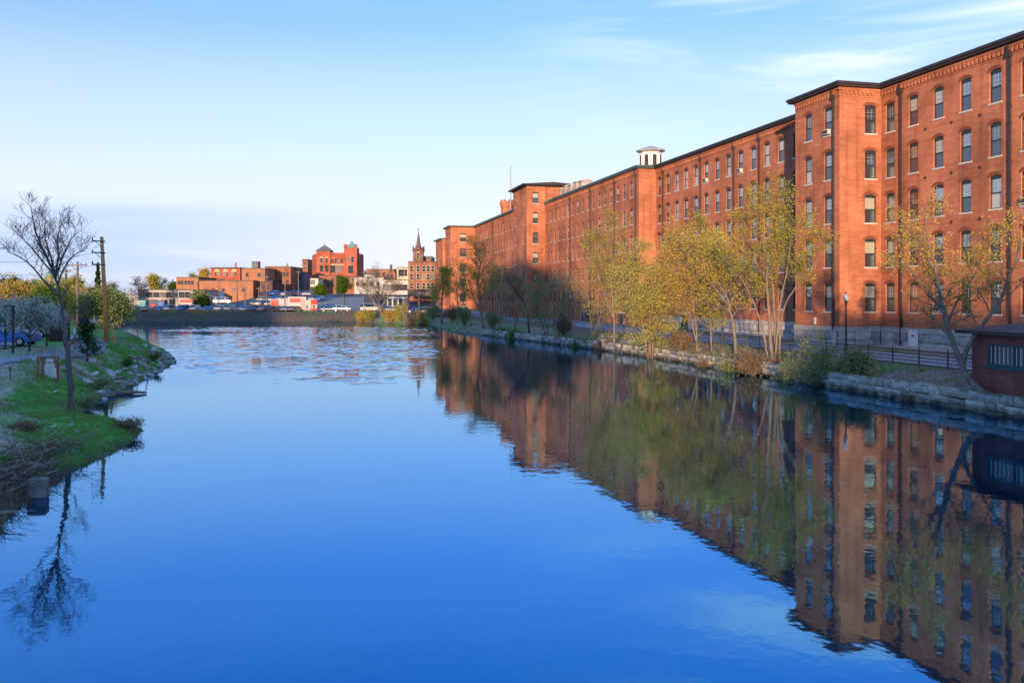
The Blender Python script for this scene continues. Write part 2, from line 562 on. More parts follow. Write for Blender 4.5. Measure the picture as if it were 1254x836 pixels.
ca = gm.color_attributes.new('cover', 'FLOAT_COLOR', 'POINT')
ca.data.foreach_set('color', np.concatenate([gc, np.ones((len(gc), 1))], 1).astype(np.float32).ravel())
mg = mat('soil_and_turf', (.1, .1, .08), .95, .1, noise=3.0, vary=.45, bump=.7, bscale=6.0)
_nt = mg.node_tree
_at = _nt.nodes.new('ShaderNodeAttribute')
_at.attribute_name = 'cover'
_nt.links.new(_at.outputs['Color'], [n for n in _nt.nodes if n.type == 'MIX'][0].inputs[6])
gm.materials.append(mg)
ground = link('ground', gm, kind='structure')

# ---------------------------------------------------------------- water
def water_mat():
    m = bpy.data.materials.new('river_water')
    m.use_nodes = True
    N, L = m.node_tree.nodes, m.node_tree.links
    N.remove(N['Principled BSDF'])
    o = N['Material Output']
    t = N.new('ShaderNodeTexCoord')
    def nz(scale, sx, det, rough=.5, dist=0.0):
        mp = N.new('ShaderNodeMapping')
        mp.inputs['Scale'].default_value = sx
        L.new(t.outputs['Object'], mp.inputs[0])
        n = N.new('ShaderNodeTexNoise')
        n.inputs['Scale'].default_value = scale
        n.inputs['Detail'].default_value = det
        n.inputs['Roughness'].default_value = rough
        n.inputs['Distortion'].default_value = dist
        L.new(mp.outputs[0], n.inputs['Vector'])
        return n.outputs['Fac']
    def mth(op, a, b=None, cl=False):
        n = N.new('ShaderNodeMath')
        n.operation = op
        n.use_clamp = cl
        for i, x in enumerate((a, b)):
            if x is None: continue
            if isinstance(x, (int, float)): n.inputs[i].default_value = x
            else: L.new(x, n.inputs[i])
        return n.outputs[0]
    def rng_(v, a, b, c=0.0, d=1.0):
        n = N.new('ShaderNodeMapRange')
        n.interpolation_type = 'SMOOTHSTEP'
        for k, x in zip(('From Min', 'From Max', 'To Min', 'To Max'), (a, b, c, d)): n.inputs[k].default_value = x
        L.new(v, n.inputs[0])
        return n.outputs[0]
    s = N.new('ShaderNodeSeparateXYZ')
    L.new(t.outputs['Object'], s.inputs[0])
    # the shallow riffle in mid-river ruffles the surface; elsewhere it is nearly still
    y = s.outputs[1]
    rif = mth('MULTIPLY', rng_(y, 58, 82), rng_(y, 215, 190))
    edge = rng_(nz(.05, (1, .45, 1), 3, .6, .5), .33, .50)
    rif = mth('MULTIPLY', rif, edge)
    calm = mth('ADD', mth('MULTIPLY', rng_(nz(.035, (1, .6, 1), 2), .35, .7), CALM), CALM * .55)
    fine = nz(1.9, (1, .8, 1), 2.5, .5)
    swell = mth('ADD', mth('MULTIPLY', fine, .55), mth('MULTIPLY', nz(.16, (1, .7, 1), 1.5), 1.6))
    chop = mth('ADD', nz(1.1, (1, .7, 1), 3, .55), mth('MULTIPLY', fine, .5))
    bp = N.new('ShaderNodeBump')
    bp.inputs['Strength'].default_value = 1.0
    L.new(mth('ADD', mth('MULTIPLY', swell, calm), mth('MULTIPLY', mth('MULTIPLY', chop, rif), RIF)), bp.inputs['Height'])
    bp.inputs['Distance'].default_value = 1.0
    d = N.new('ShaderNodeBsdfDiffuse')
    d.inputs['Color'].default_value = (*WBODY, 1)
    g = N.new('ShaderNodeBsdfGlossy')
    g.inputs['Roughness'].default_value = .03
    g.inputs['Color'].default_value = (*WGLOSS, 1)
    L.new(bp.outputs[0], g.inputs['Normal'])
    f = N.new('ShaderNodeFresnel')
    f.inputs['IOR'].default_value = WIOR
    tm = N.new('ShaderNodeMix')
    tm.data_type = 'RGBA'
    L.new(mth('MULTIPLY', mth('SUBTRACT', f.outputs[0], .2), 1.25, True), tm.inputs[0])
    tm.inputs[6].default_value = (*WGLOSS, 1)
    tm.inputs[7].default_value = (.78, .90, 1.0, 1)
    L.new(tm.outputs[2], g.inputs['Color'])
    x = N.new('ShaderNodeMixShader')
    L.new(mth('ADD', mth('MULTIPLY', f.outputs[0], 1 - WMIN), WMIN), x.inputs[0])
    L.new(d.outputs[0], x.inputs[1])
    L.new(g.outputs[0], x.inputs[2])
    L.new(x.outputs[0], o.inputs['Surface'])
    return m
WMIN = .40
WBODY, WGLOSS, WIOR, RIF, CALM = (.001, .012, .035), (.25, .635, 1.0), 1.4, .012, .008
w = MB()
w.quad((-900, -700, 0), (900, -700, 0), (900, 400, 0), (-900, 400, 0))
WATER = water_mat()
w.build('river_water', WATER, kind='structure')
# the riffle in mid-river: real wavelets that rise out of the still sheet where the bed is shallow
rx, ry = np.arange(-72, 2, .27), np.arange(56, 192, .27)
RX, RY = np.meshgrid(rx, ry)
q = RX / RY + .03 * vnoise(RX, RY, .09, 31)
msk = sstep(-.43, -.34, q) * (1 - sstep(-.10, -.045, q)) * sstep(57, 68, RY + 6 * vnoise(RX, RY, .07, 32) + 2.5 * vnoise(RX, RY, .3, 33)) * (1 - sstep(165, 186, RY))
msk = msk * sstep(-.95, -.25, vnoise(RX, RY, .06, 34) + .6 * vnoise(RX, RY, .16, 35))
wv = vnoise(RX, RY * .85, 1.25, 36) * .6 + vnoise(RX, RY * .85, 2.3, 37) * .25 + vnoise(RX, RY, .45, 38) * .35
RZ = -.04 + msk * (.075 + .072 * wv)
rm_ = bpy.data.meshes.new('river_riffle')
nx_, ny_ = len(rx), len(ry)
rco = np.stack([RX, RY, RZ], -1).reshape(-1, 3)
ii = (np.arange(ny_ - 1)[:, None] * nx_ + np.arange(nx_ - 1)[None, :]).ravel()
rq = np.stack([ii, ii + 1, ii + nx_ + 1, ii + nx_], -1)
rq = rq[(rco[rq][:, :, 2].max(1) > -.005)]
rm_.from_pydata(rco.tolist(), [], rq.tolist())
rm_.polygons.foreach_set('use_smooth', [True] * len(rm_.polygons))
rm_.materials.append(WATER)
link('river_riffle', rm_, kind='structure')

# ---------------------------------------------------------------- mill materials
BR = brick_mat('mill_brick', (.50, .165, .082), (.40, .122, .060), (.44, .26, .175))
BR2 = brick_mat('old_brick', (.34, .12, .07), (.26, .085, .05), (.30, .2, .15))
TAN = brick_mat('tan_brick', (.40, .17, .09), (.33, .13, .07), (.35, .22, .15), .12, .15)
GRAN = mat('granite', (.33, .32, .30), .85, .25, noise=1.2, vary=.32, bump=.6, bscale=8)
GRAN2 = mat('granite_band', (.42, .40, .36), .8, .25, noise=2.0, vary=.2, bump=.3, bscale=14)
SILL = mat('sill_stone', (.55, .50, .45), .8, .2, noise=4.0, vary=.2)
ROOF = mat('roof_trim', (.035, .03, .032), .6, .3, noise=2.0, vary=.3)
GUTT = mat('copper_gutter', (.05, .085, .085), .5, .4, noise=2.0, vary=.3)
FRAME = mat('window_paint', (.022, .035, .036), .5, .4, noise=5.0, vary=.2)
MUNT = mat('muntin_paint', (.30, .34, .36), .6, .3, noise=5.0, vary=.15)
SPOUT = mat('downspout_metal', (.045, .03, .03), .5, .4, noise=3.0, vary=.3)
GL_A = glass_mat('sash_glass', (.02, .03, .04), .37)
GL_B = glass_mat('sash_glass_dim', (.02, .022, .028), .16, .06)
GL_C = glass_mat('sash_glass_blind', (.42, .38, .30), .12, .1)
GL_D = glass_mat('sash_glass_screen', (.03, .035, .045), .10, .25)
GREEN = mat('green_paint', (.01, .075, .07), .55, .35, noise=4.0, vary=.25)
WHITE = mat('white_paint', (.72, .70, .66), .65, .3, noise=2.5, vary=.12)
TARR = mat('roof_membrane', (.09, .09, .095), .9, .1, noise=1.0, vary=.25)

def arch_pts(w, h, rise, n=6):
    "segmental arch from (w/2, h) over to (-w/2, h)"
    return [(w / 2 * math.cos(math.pi * (k / n)), h + rise * math.sin(math.pi * k / n)) for k in range(n + 1)]

def facade(name, parent, loc, rz, L, z0, z1, cols, rows, m, w, hgt, rise, depth=.24, skip=()):
    "a brick wall face, x to the right, with a real arched opening for each window; rows are the sill heights"
    b = MB()
    cols = sorted(cols)
    xs = [0] + [(cols[i] + cols[i + 1]) / 2 for i in range(len(cols) - 1)] + [L]
    zb = [z0] + [(rows[i] + hgt + rise + rows[i + 1]) / 2 for i in range(len(rows) - 1)] + [z1]
    for i, c in enumerate(cols):
        for j, s in enumerate(rows):
            x0, x1, a0, a1 = xs[i], xs[i + 1], zb[j], zb[j + 1]
            if (i, j) in skip:
                b.quad((x0, 0, a0), (x1, 0, a0), (x1, 0, a1), (x0, 0, a1))
                continue
            l, r, bt, sp = c - w / 2, c + w / 2, s, s + hgt
            ar = [(c + x, z) for x, z in arch_pts(w, sp, rise)]
            b.quad((x0, 0, a0), (x1, 0, a0), (r, 0, bt), (l, 0, bt))
            b.quad((x0, 0, a0), (l, 0, bt), (l, 0, sp), (x0, 0, a1))
            b.quad((x1, 0, a0), (x1, 0, a1), (r, 0, sp), (r, 0, bt))
            n = len(ar)
            mid = n // 2
            b.add([(x1, 0, a1)] + [(x, 0, z) for x, z in ar[:mid + 1]][::-1], [tuple(range(mid + 2))][0:1] and [tuple([0] + list(range(1, mid + 2)))])
            b.add([(x0, 0, a1), (x1, 0, a1)] + [(x, 0, z) for x, z in ar[mid:mid + 1]], [(0, 2, 1)])
            b.add([(x0, 0, a1)] + [(x, 0, z) for x, z in ar[mid:]][::-1], [tuple(range(n - mid + 1))])
            ring = [(l, bt), (r, bt)] + ar
            for k in range(len(ring)):
                p, q = ring[k], ring[(k + 1) % len(ring)]
                b.quad((p[0], 0, p[1]), (p[0], depth, p[1]), (q[0], depth, q[1]), (q[0], 0, q[1]))
    if not cols:
        b.quad((0, 0, z0), (L, 0, z0), (L, 0, z1), (0, 0, z1))
    return b.build(name, m, parent, loc=loc, rz=rz)

WIN = {}
def window_meshes(key, w, h, rise, fine):
    if key in WIN: return WIN[key]
    fw = .075
    fr = MB()
    # jambs, bottom rail, arched head
    fr.box(-w / 2, -w / 2 + fw, .10, .2, 0, h)
    fr.box(w / 2 - fw, w / 2, .10, .2, 0, h)
    fr.box(-w / 2 + fw, w / 2 - fw, .10, .2, 0, fw)
    ar = arch_pts(w, h, rise)
    hd = [(w / 2, h - .14)] + ar + [(-w / 2, h - .14)]
    fr.prism([(x, z) for x, z in hd][::-1], .085, .21)
    mid = h * .5
    fr.box(-w / 2 + fw, w / 2 - fw, .09, .19, mid - .05, mid + .05)
    if fine:
        for k in (1, 2):
            x = -w / 2 + fw + (w - 2 * fw) * k / 3
            fr.box(x - .013, x + .013, .118, .135, mid + .05, h - .14, 1)
        for k in (1, 2):
            z = mid + .05 + (h - .19 - mid) * k / 3
            fr.box(-w / 2 + fw, w / 2 - fw, .119, .136, z - .013, z + .013, 1)
    up = MB().quad((-w / 2 + .02, .15, mid), (w / 2 - .02, .15, mid), (w / 2 - .02, .15, h - .02), (-w / 2 + .02, .15, h - .02))
    lo = MB().quad((-w / 2 + .02, .145, .02), (w / 2 - .02, .145, .02), (w / 2 - .02, .145, mid), (-w / 2 + .02, .145, mid))
    sl = MB().box(-w / 2 - .1, w / 2 + .1, -.07, .12, -.13, 0)
    li = MB()
    if fine:
        # brick arch set a little proud over the opening
        o1, o2 = arch_pts(w + .04, h, rise + .02, 8), arch_pts(w + .42, h + .0, rise + .26, 8)
        for k in range(8):
            a, b_, c, d = o1[k], o1[k + 1], o2[k + 1], o2[k]
            li.add([(a[0], -.018, a[1]), (d[0], -.018, d[1]), (c[0], -.018, c[1]), (b_[0], -.018, b_[1]), (a[0], .04, a[1]), (d[0], .04, d[1]), (c[0], .04, c[1]), (b_[0], .04, b_[1])],
                   [(0, 1, 2, 3), (0, 4, 5, 1), (2, 6, 7, 3), (1, 5, 6, 2), (0, 3, 7, 4)])
    WIN[key] = [fr.mesh('window', [FRAME, MUNT]), up.mesh('upper_pane', GL_A), lo.mesh('lower_pane', GL_D), sl.mesh('sill', SILL), li.mesh('brick_arch', ARCHB) if fine else None]
    return WIN[key]
ARCHB = brick_mat('arch_brick', (.30, .085, .045), (.24, .07, .04), (.28, .16, .11))
wrnd = random.Random(3)
def set_mat(o, m):
    o.material_slots[0].link = 'OBJECT'
    o.material_slots[0].material = m
def put_window(parent, loc, rz, key, w, h, rise, fine, bright=.8):
    ms = window_meshes(key, w, h, rise, fine)
    f = link('window', ms[0], parent, loc, rz)
    u = link('upper_pane', ms[1], f)
    l = link('lower_pane', ms[2], f)
    link('sill', ms[3], f)
    if ms[4]: link('brick_arch', ms[4], f)
    r = wrnd.random()
    if r > bright: set_mat(u, GL_C if wrnd.random() < .6 else GL_B)
    if wrnd.random() < .16: set_mat(l, GL_A if wrnd.random() < .5 else GL_C)
    if fine and wrnd.random() < .05:
        acb = MB().box(-.36, .36, -.28, .13, .08, .5)
        acb.box(-.32, .32, -.295, -.282, .14, .44, 1)
        acb.build('air_conditioner', [mat('ac_white', (.55, .54, .5), .6, .3, noise=3, vary=.1), SPOUT], f)
    # no sash hangs quite true
    for p in (u, l): p.rotation_euler = (wrnd.gauss(0, .010), 0, wrnd.gauss(0, .012))
    return f
def windows(parent, loc, rz, cols, rows, key, w, h, rise, fine, skip=(), bright=.8):
    c, s = math.cos(rz), math.sin(rz)
    for i, x in enumerate(sorted(cols)):
        for j, z in enumerate(rows):
            if (i, j) in skip: continue
            put_window(parent, (loc[0] + x * c, loc[1] + x * s, loc[2] + z), rz, key, w, h, rise, fine, bright)
def corbels(name, parent, loc, rz, L, ztop, m=None, pitch=.42, x0=0.0, x1=0.0):
    "brick band and hanging teeth under the eaves, too small to pick apart"
    b = MB()
    b.box(x0, L - x1, -.16, -.001, ztop - .26, ztop)
    n = int((L - .2) / pitch)
    for k in range(n):
        x = .15 + k * pitch
        b.box(x, x + .2, -.13, -.001, ztop - .62, ztop - .262)
        b.box(x + .2, x + pitch, -.09, -.001, ztop - .42, ztop - .262)
    b.box(x0, L - x1, -.05, -.001, ztop - .78, ztop - .70)
    return b.build(name, m or BR, parent, loc=loc, rz=rz, kind='stuff')
def downspout(parent, loc, rz, z0, z1):
    b = MB()
    b.box(-.07, .07, -.2, -.06, z0, z1 - .9)
    b.box(-.16, .16, -.3, -.02, z1 - .95, z1 - .55)
    b.box(-.05, .05, -.34, -.24, z1 - .6, z1 - .1)
    for k in range(6):
        z = z0 + .6 + (z1 - z0 - 2.2) * k / 5
        b.box(-.1, .1, -.215, -.001, z, z + .08)
    return b.build('downspout', SPOUT, parent, loc=loc, rz=rz)

# ---------------------------------------------------------------- the near mill
P0 = Vector((28.3, 76.2))
ROWS = [4.6, 8.47, 12.32, 16.17, 20.1]
H24 = 24.0
FT = 3.28
near = thing('brick_mill', 'tall red brick mill with projecting corner bay and granite base nearest the bridge', 'mill', (P0.x, P0.y, 0), R(14))
WF = -math.pi / 2
NL, NF, SV, PD = 42.0, 49.2, 4.13, 6.9       # length toward the bridge, away from it, depth and width of the bay
W_, Hh, Rs = 1.12, 2.32, .16
c1 = [1.2 + 2.93 * k for k in range(14)]
facade('wall', near, (SV, 0, 0), WF, NL, FT, H24, c1, ROWS, BR, W_, Hh, Rs)
windows(near, (SV, 0, 0), WF, c1[:9], ROWS, 'near', W_, Hh, Rs, True)
windows(near, (SV, 0, 0), WF, c1[9:], ROWS, 'near2', W_, Hh, Rs, False)
facade('wall', near, (0, 0, 0), 0, SV, FT, H24, [3.07], ROWS, BR, W_, Hh, Rs)
windows(near, (0, 0, 0), 0, [3.07], ROWS, 'near', W_, Hh, Rs, True, bright=.15)
facade('wall', near, (0, PD, 0), WF, PD, FT, H24, [2.15, 5.19], ROWS, BR, W_, Hh, Rs)
windows(near, (0, PD, 0), WF, [2.15, 5.19], ROWS, 'near', W_, Hh, Rs, True)
c2 = [NF - (13.4 + 2.885 * k) for k in range(13)]
facade('wall', near, (SV, NF, 0), WF, NF - PD, FT, H24, c2 + [NF - 10.5], ROWS, BR, W_, Hh, Rs)
windows(near, (SV, NF, 0), WF, c2, ROWS, 'near', W_, Hh, Rs, True)
windows(near, (SV, NF, 0), WF, [NF - 10.5], ROWS, 'near2', W_, Hh, Rs, False)
b = MB()
b.quad((0, PD, FT), (SV, PD, FT), (SV, PD, H24), (0, PD, H24))
b.quad((SV, -NL, 1), (SV + 20, -NL, 1), (SV + 20, -NL, H24), (SV, -NL, H24))
b.quad((SV + 20, -NL, 1), (SV + 20, NF, 1), (SV + 20, NF, H24), (SV + 20, -NL, H24))
b.build('end_wall', BR, near)
corbels('corbel_course', near, (SV, 0, 0), WF, NL, H24, x0=.17)
corbels('corbel_course', near, (0, 0, 0), 0, SV - .18, H24, x0=-.16)
corbels('corbel_course', near, (0, PD, 0), WF, PD, H24)
corbels('corbel_course', near, (SV, NF, 0), WF, NF - PD - .2, H24)
b = MB()
def eave_main(b, x0, x1, y0, y1, z):
    b.box(x0, x1, y0, y1, z, z + .16)
    b.box(x0 - .1, x1 + .1, y0 - .1, y1 + .1, z + .161, z + .36)
b.box(SV - .5, SV + 20.5, -NL - .5, NF, H24, H24 + .18)
b.box(SV - .62, SV + 20.6, -NL - .6, NF, H24 + .181, H24 + .40)
b.box(-.5, SV - .501, -.5, PD + .5, H24 + .001, H24 + .18)
b.box(-.62, SV - .621, -.62, PD + .62, H24 + .182, H24 + .40)
b.build('eaves', ROOF, near)
b = MB()
b.prism([(SV - .3, H24 + .401), (SV + 20.3, H24 + .401), (SV + 10, H24 + 1.1)], -NL, NF - .2)
b.build('roof', TARR, near)
for x in (2.72, 14.4, 26.0, 38.0): downspout(near, (SV, -x, 0), WF, 1.3, H24)
downspout(near, (0, .75, 0), WF, 3.0, H24)
for t in (46.6, 35.0, 26.4, 20.6): downspout(near, (SV, t, 0), WF, 1.5, H24)
# tie-rod washers between the storeys
b = MB()
for z in ROWS[1:]:
    for k in range(9):
        x = c1[0] + 1.45 + 2.93 * k
        b.lathe([(.13, 0), (.13, .04), (.05, .07)], 8)
        for i in range(len(b.v) - 24, len(b.v)):
            v = b.v[i]
            b.v[i] = (x + v[0], -v[2] - .001, z - .62 + v[1])
    
b.build('tie_plates', SPOUT, near, loc=(SV, 0, 0), rz=WF, kind='stuff')
# granite foundation: squared blocks in courses with a dressed band on top
STONES = []
srnd = random.Random(11)
for k in range(8):
    s = MB().box(-.5, .5, -.5, .5, -.5, .5)
    me = bevel_mesh(s.mesh('stone', GRAN), .05)
    for v in me.vertices:
        v.co += Vector((srnd.uniform(-.025, .025), srnd.uniform(-.09, .09), srnd.uniform(-.06, .06)))
    STONES.append(me)
GR_V = [mat('granite_%d' % i, c, .88, .2, noise=1.4, vary=.35, bump=.7, bscale=7) for i, c in enumerate([(.40, .39, .37), (.34, .335, .33), (.46, .44, .40), (.29, .28, .27)])]
def stone(parent, x, y, z, lx, ly, lz, rz=0.0, mats=None, tilt=0.0):
    o = link('stone', srnd.choice(STONES), parent, (x, y, z))
    o.scale = (lx, ly, lz)
    o.rotation_euler = (srnd.gauss(0, tilt), srnd.gauss(0, tilt), rz + srnd.gauss(0, tilt))
    set_mat(o, srnd.choice(mats or GR_V))
    return o
def foundation(loc, rz, L, zt, zb, detail, courses=2, inset=0.0):
    b = MB()
    b.box(inset, L, -.16, .2, zt - .42, zt - .001)
    fo = b.build('foundation', GRAN2, near, loc=loc, rz=rz)
    bk = MB()
    bk.box(inset, L, -.02, .25, .6, zt - .421)
    bk.build('mortar_bed', mat('mortar', (.2, .19, .18), .9, .1, noise=3, vary=.2), fo)
    if not detail: return
    hh = (zt - .43 - zb) / courses
    for c in range(courses):
        x = inset
        while x < L - .05:
            l = min(srnd.uniform(.9, 2.1), L - x)
            if L - x - l < .5: l = L - x
            stone(fo, x + l / 2, -.02, zb + hh * (c + .5), l - .03, .26 + srnd.uniform(-.03, .03), hh - .03)
            x += l
foundation((SV, 0, 0), WF, NL, FT, 1.35, True, inset=.17)
foundation((0, 0, 0), 0, SV - .17, FT, 1.4, True, inset=-.16)
foundation((0, PD, 0), WF, PD, FT, 1.4, True)
foundation((SV, NF, 0), WF, NF - PD - .01, FT, 1.3, True)

# ---------------------------------------------------------------- the long mill with stair tower
A3 = R(13.3)
R0 = Vector((17.89, 124.3))
long_ = thing('brick_mill', 'long six storey brick mill with flat-roofed stair tower, farther along the river', 'mill', (R0.x, R0.y, 0), A3)
LROWS = [1.75] + [z + .12 for z in ROWS]
w3, h3, r3 = .98, 2.1, .14
W3L = 49.6
cols3 = [W3L - (3.0 + 2.838 * k) for k in range(17)]
skip3 = [(i, 0) for i in range(17) if i % 3 == 1]
facade('wall', long_, (0, W3L, 0), WF, W3L, .6, H24, cols3, LROWS, BR, w3, h3, r3, skip=skip3)
windows(long_, (0, W3L, 0), WF, cols3, LROWS, 'long', w3, h3, r3, False, skip=skip3)
facade('wall', long_, (0, 0, 0), 0, 3.1, .6, H24, [], [], BR, 1, 1, 0)
TW, TP = 11.2, 3.73
TH = 27.4
TROWS = LROWS + [24.15]
facade('wall', long_, (-TP, W3L, 0), 0, TP, .6, TH, [TP - 1.95], TROWS, BR, 1.15, 2.1, .12)
windows(long_, (-TP, W3L, 0), 0, [TP - 1.95], TROWS[:-1], 'tower', 1.15, 2.1, .12, False, bright=.5)
windows(long_, (-TP, W3L, 0), 0, [TP - 1.95], TROWS[-1:], 'tower', 1.15, 2.1, .12, False, bright=.0)
facade('wall', long_, (-TP, W3L + TW, 0), WF, TW, .6, TH, [2.1, 8.8], TROWS, BR, 1.0, 2.1, .12, skip=[(0, 0)])
windows(long_, (-TP, W3L + TW, 0), WF, [2.1, 8.8], TROWS, 'tower2', 1.0, 2.1, .12, False, skip=[(0, 0)])
b = MB()
b.quad((0, W3L, H24 - .3), (7, W3L, H24 - .3), (7, W3L, TH), (0, W3L, TH))
b.quad((7, W3L, H24 - .3), (7, W3L + TW, H24 - .3), (7, W3L + TW, TH), (7, W3L, TH))
b.quad((-TP, W3L + TW, .6), (7, W3L + TW, .6), (7, W3L + TW, TH), (-TP, W3L + TW, TH))
b.build('tower_wall', BR, long_)
b = MB()
b.box(-TP - .25, 7.25, W3L - .25, W3L + TW + .25, TH, TH + .25)
b.box(-TP - .95, 7.9, W3L - .95, W3L + TW + .95, TH + .251, TH + .5)
b.prism([(-TP - .7, TH + .501), (7.6, TH + .501), (1.6, TH + .95)], W3L - .7, W3L + TW + .7)
b.build('tower_roof', ROOF, long_)
corbels('corbel_course', long_, (-TP, W3L, 0), 0, TP, TH, pitch=.5)
corbels('corbel_course', long_, (0, W3L, 0), WF, W3L, H24, pitch=.5)
S4, T4, E4 = -2.6, W3L + TW, 109.0
L4 = E4 - T4
cols4 = [2.0 + 2.9 * k for k in range(15)]
facade('wall', long_, (S4, E4, 0), WF, L4, .6, H24, cols4, LROWS, BR, w3, h3, r3)
windows(long_, (S4, E4, 0), WF, cols4, LROWS, 'long', w3, h3, r3, False)
S5, D5 = -9.0, 8.4
facade('wall', long_, (S5, E4, 0), 0, S4 - S5, .6, H24, [S4 - S5 - 3.1], LROWS, BR, 1.7, 2.1, .1)
windows(long_, (S5, E4, 0), 0, [S4 - S5 - 3.1], LROWS, 'endw', 1.7, 2.1, .1, False, bright=.5)
facade('wall', long_, (S5, E4 + D5, 0), WF, D5, .6, H24, [2.6, 6.0], LROWS, BR, 1.0, 2.1, .1)
windows(long_, (S5, E4 + D5, 0), WF, [2.6, 6.0], LROWS, 'endw2', 1.0, 2.1, .1, False)
facade('wall', long_, (S5 - .8, E4 + D5 + 12, 0), WF, 12, .6, 21.4, [2.6, 6.0, 9.4], LROWS[:5], BR, 1.0, 2.1, .1)
windows(long_, (S5 - .8, E4 + D5 + 12, 0), WF, [2.6, 6.0, 9.4], LROWS[:5], 'endw2', 1.0, 2.1, .1, False)
b = MB()
b.quad((S5 - .8, E4 + D5, .6), (S5, E4 + D5, .6), (S5, E4 + D5, 21.4), (S5 - .8, E4 + D5, 21.4))
b.quad((S5, E4 + D5, 1), (16, E4 + D5, 1), (16, E4 + D5, H24), (S5, E4 + D5, H24))
b.quad((16, 0, 1), (16, E4 + D5, 1), (16, E4 + D5, H24), (16, 0, H24))
b.quad((S5 - .8, E4 + D5 + 12, .6), (6, E4 + D5 + 12, .6), (6, E4 + D5 + 12, 21.4), (S5 - .8, E4 + D5 + 12, 21.4))
b.build('end_wall', BR, long_)
b = MB()
b.box(-.5, 16.4, -.5, W3L - .951, H24, H24 + .18)
b.box(-.62, 16.5, -.62, W3L - .952, H24 + .181, H24 + .38)
b.box(S4 - .5, 16.4, T4 + .951, E4 + .2, H24, H24 + .18)
b.box(S4 - .6, 16.5, T4 + .952, E4 + .2, H24 + .181, H24 + .38)
b.box(S5 - .5, 16.41, E4 - .5 + .701, E4 + D5 + .5, H24 + .002, H24 + .182)
b.box(S5 - .6, S4 - .61, E4 - .6, E4 + .7, H24 + .183, H24 + .381)
b.box(S5 - .61, 16.51, E4 + .701, E4 + D5 + .5, H24 + .184, H24 + .382)
b.box(S5 - 1.4, 6, E4 + D5 + .51, E4 + D5 + 12.4, 21.4, 21.75)
b.build('eaves', GUTT, long_)
b = MB()
b.prism([(-.3, H24 + .39), (16.2, H24 + .39), (8, H24 + 1.0)], -.3, W3L - 1)
b.prism([(S4 - .3, H24 + .39), (16.2, H24 + .39), (7, H24 + 1.0)], T4 + 1, E4 + D5)
b.build('roof', TARR, long_)
for t in (1.0, 9.9, 21.4, 32.7): downspout(long_, (0, t, 0), WF, 1.2, H24)
downspout(long_, (S4, 86, 0), WF, 1.2, H24)
# doors at lane level
for t in (7.1 + 2.838 * 0, 15.6, 24.1, 38.3):
    d = MB().box(-.6, .6, -.08, -.002, 1.0, 3.4).build('door', GREEN, long_, loc=(0, t, 0), rz=WF)
    MB().box(-.75, .75, -.14, -.003, 3.41, 3.62).build('lintel', SILL, d)
d = MB().box(-1.1, 1.1, -.08, -.002, .9, 3.3).build('door', GREEN, long_, loc=(S5 + 3.3, E4 - 0, 0), rz=0)

# roof furniture, each its own thing standing on the long mill
def mill_pt(s, t): return (R0.x + s * math.cos(A3) - t * math.sin(A3), R0.y + s * math.sin(A3) + t * math.cos(A3))
cx_, cy_ = mill_pt(7.6, 14.3)
cup = thing('cupola', 'white octagonal wooden cupola with arched louvres on the mill roof', 'cupola', (cx_, cy_, H24 + 1.1), A3)
MB().lathe([(1.9, -1.0), (1.9, .75), (2.0, .8), (2.0, .95), (1.78, 1.0)], 8, a0=R(22.5)).build('base', WHITE, cup)
MB().lathe([(1.75, .9), (1.75, 3.75)], 8, a0=R(22.5)).build('drum', WHITE, cup)
for k in range(8):
    a = R(45 * k)
    ap = 1.75 * math.cos(R(22.5))
    o = MB().prism([(-.3, 1.5), (.3, 1.5)] + [(x, z) for x, z in arch_pts(.6, 2.9, .3, 6)], -.05, .06).build('louvre', mat('louvre_dark', (.05, .04, .035), .8, .2, noise=6, vary=.3), cup)
    o.location = (math.sin(a) * (ap + .02), -math.cos(a) * (ap + .02), 0)
    o.rotation_euler = (0, 0, a)
    o = MB().prism([(-.45, 1.4), (-.33, 1.4), (-.33, 2.9)] + [(x, z) for x, z in arch_pts(.66, 2.9, .33, 6)][::-1] + [(.33, 1.4), (.45, 1.4)] + [(x, z) for x, z in arch_pts(.9, 2.9, .5, 6)], -.07, .03).build('louvre_frame', WHITE, cup)
    o.location = (math.sin(a) * (ap + .02), -math.cos(a) * (ap + .02), 0)
    o.rotation_euler = (0, 0, a)
MB().lathe([(1.8, 3.6), (2.25, 3.78), (2.35, 3.95), (2.3, 4.02), (1.0, 4.45), (.12, 4.7), (.05, 4.75)], 8, a0=R(22.5)).build('roof', mat('cupola_lead', (.34, .34, .36), .6, .3, noise=2, vary=.2), cup)
for k, (px, ww, hh_) in enumerate([(689.5, 1.3, 1.8), (695.5, 1.4, 2.2), (702.5, 1.7, 2.2), (709.5, 1.7, 2.6), (716.5, 1.9, 2.6)]):
    D = 166 - k * 1.5
    names = ['leftmost', 'second from the left', 'middle', 'second from the right', 'rightmost']
    hv = thing('rooftop_unit', 'grey metal rooftop ventilation unit, %s of five beside the stair tower' % names[k], 'vent unit', (ax(px, D), D, H24 + .5), A3, 'ventilation units on the long mill roof')
    HV = mat('galvanised', (.38, .34, .33), .6, .4, noise=2, vary=.25)
    MB().box(-ww * .5, ww * .5, -ww * .5, ww * .5, 0, hh_ - .35).build('casing', HV, hv)
    MB().prism([(-ww * .62, hh_ - .34), (ww * .62, hh_ - .34), (ww * .62, hh_ - .2), (ww * .3, hh_), (-ww * .3, hh_), (-ww * .62, hh_ - .2)], -ww * .6, ww * .6).build('hood', HV, hv)
    g = MB()
    for q in range(5): g.box(-ww * .4, ww * .4, -ww * .5 - .06, -ww * .5 - .005, .35 + q * .24, .46 + q * .24)
    g.build('grille', SPOUT, hv)
px_, py_ = ax(621, 215), 215
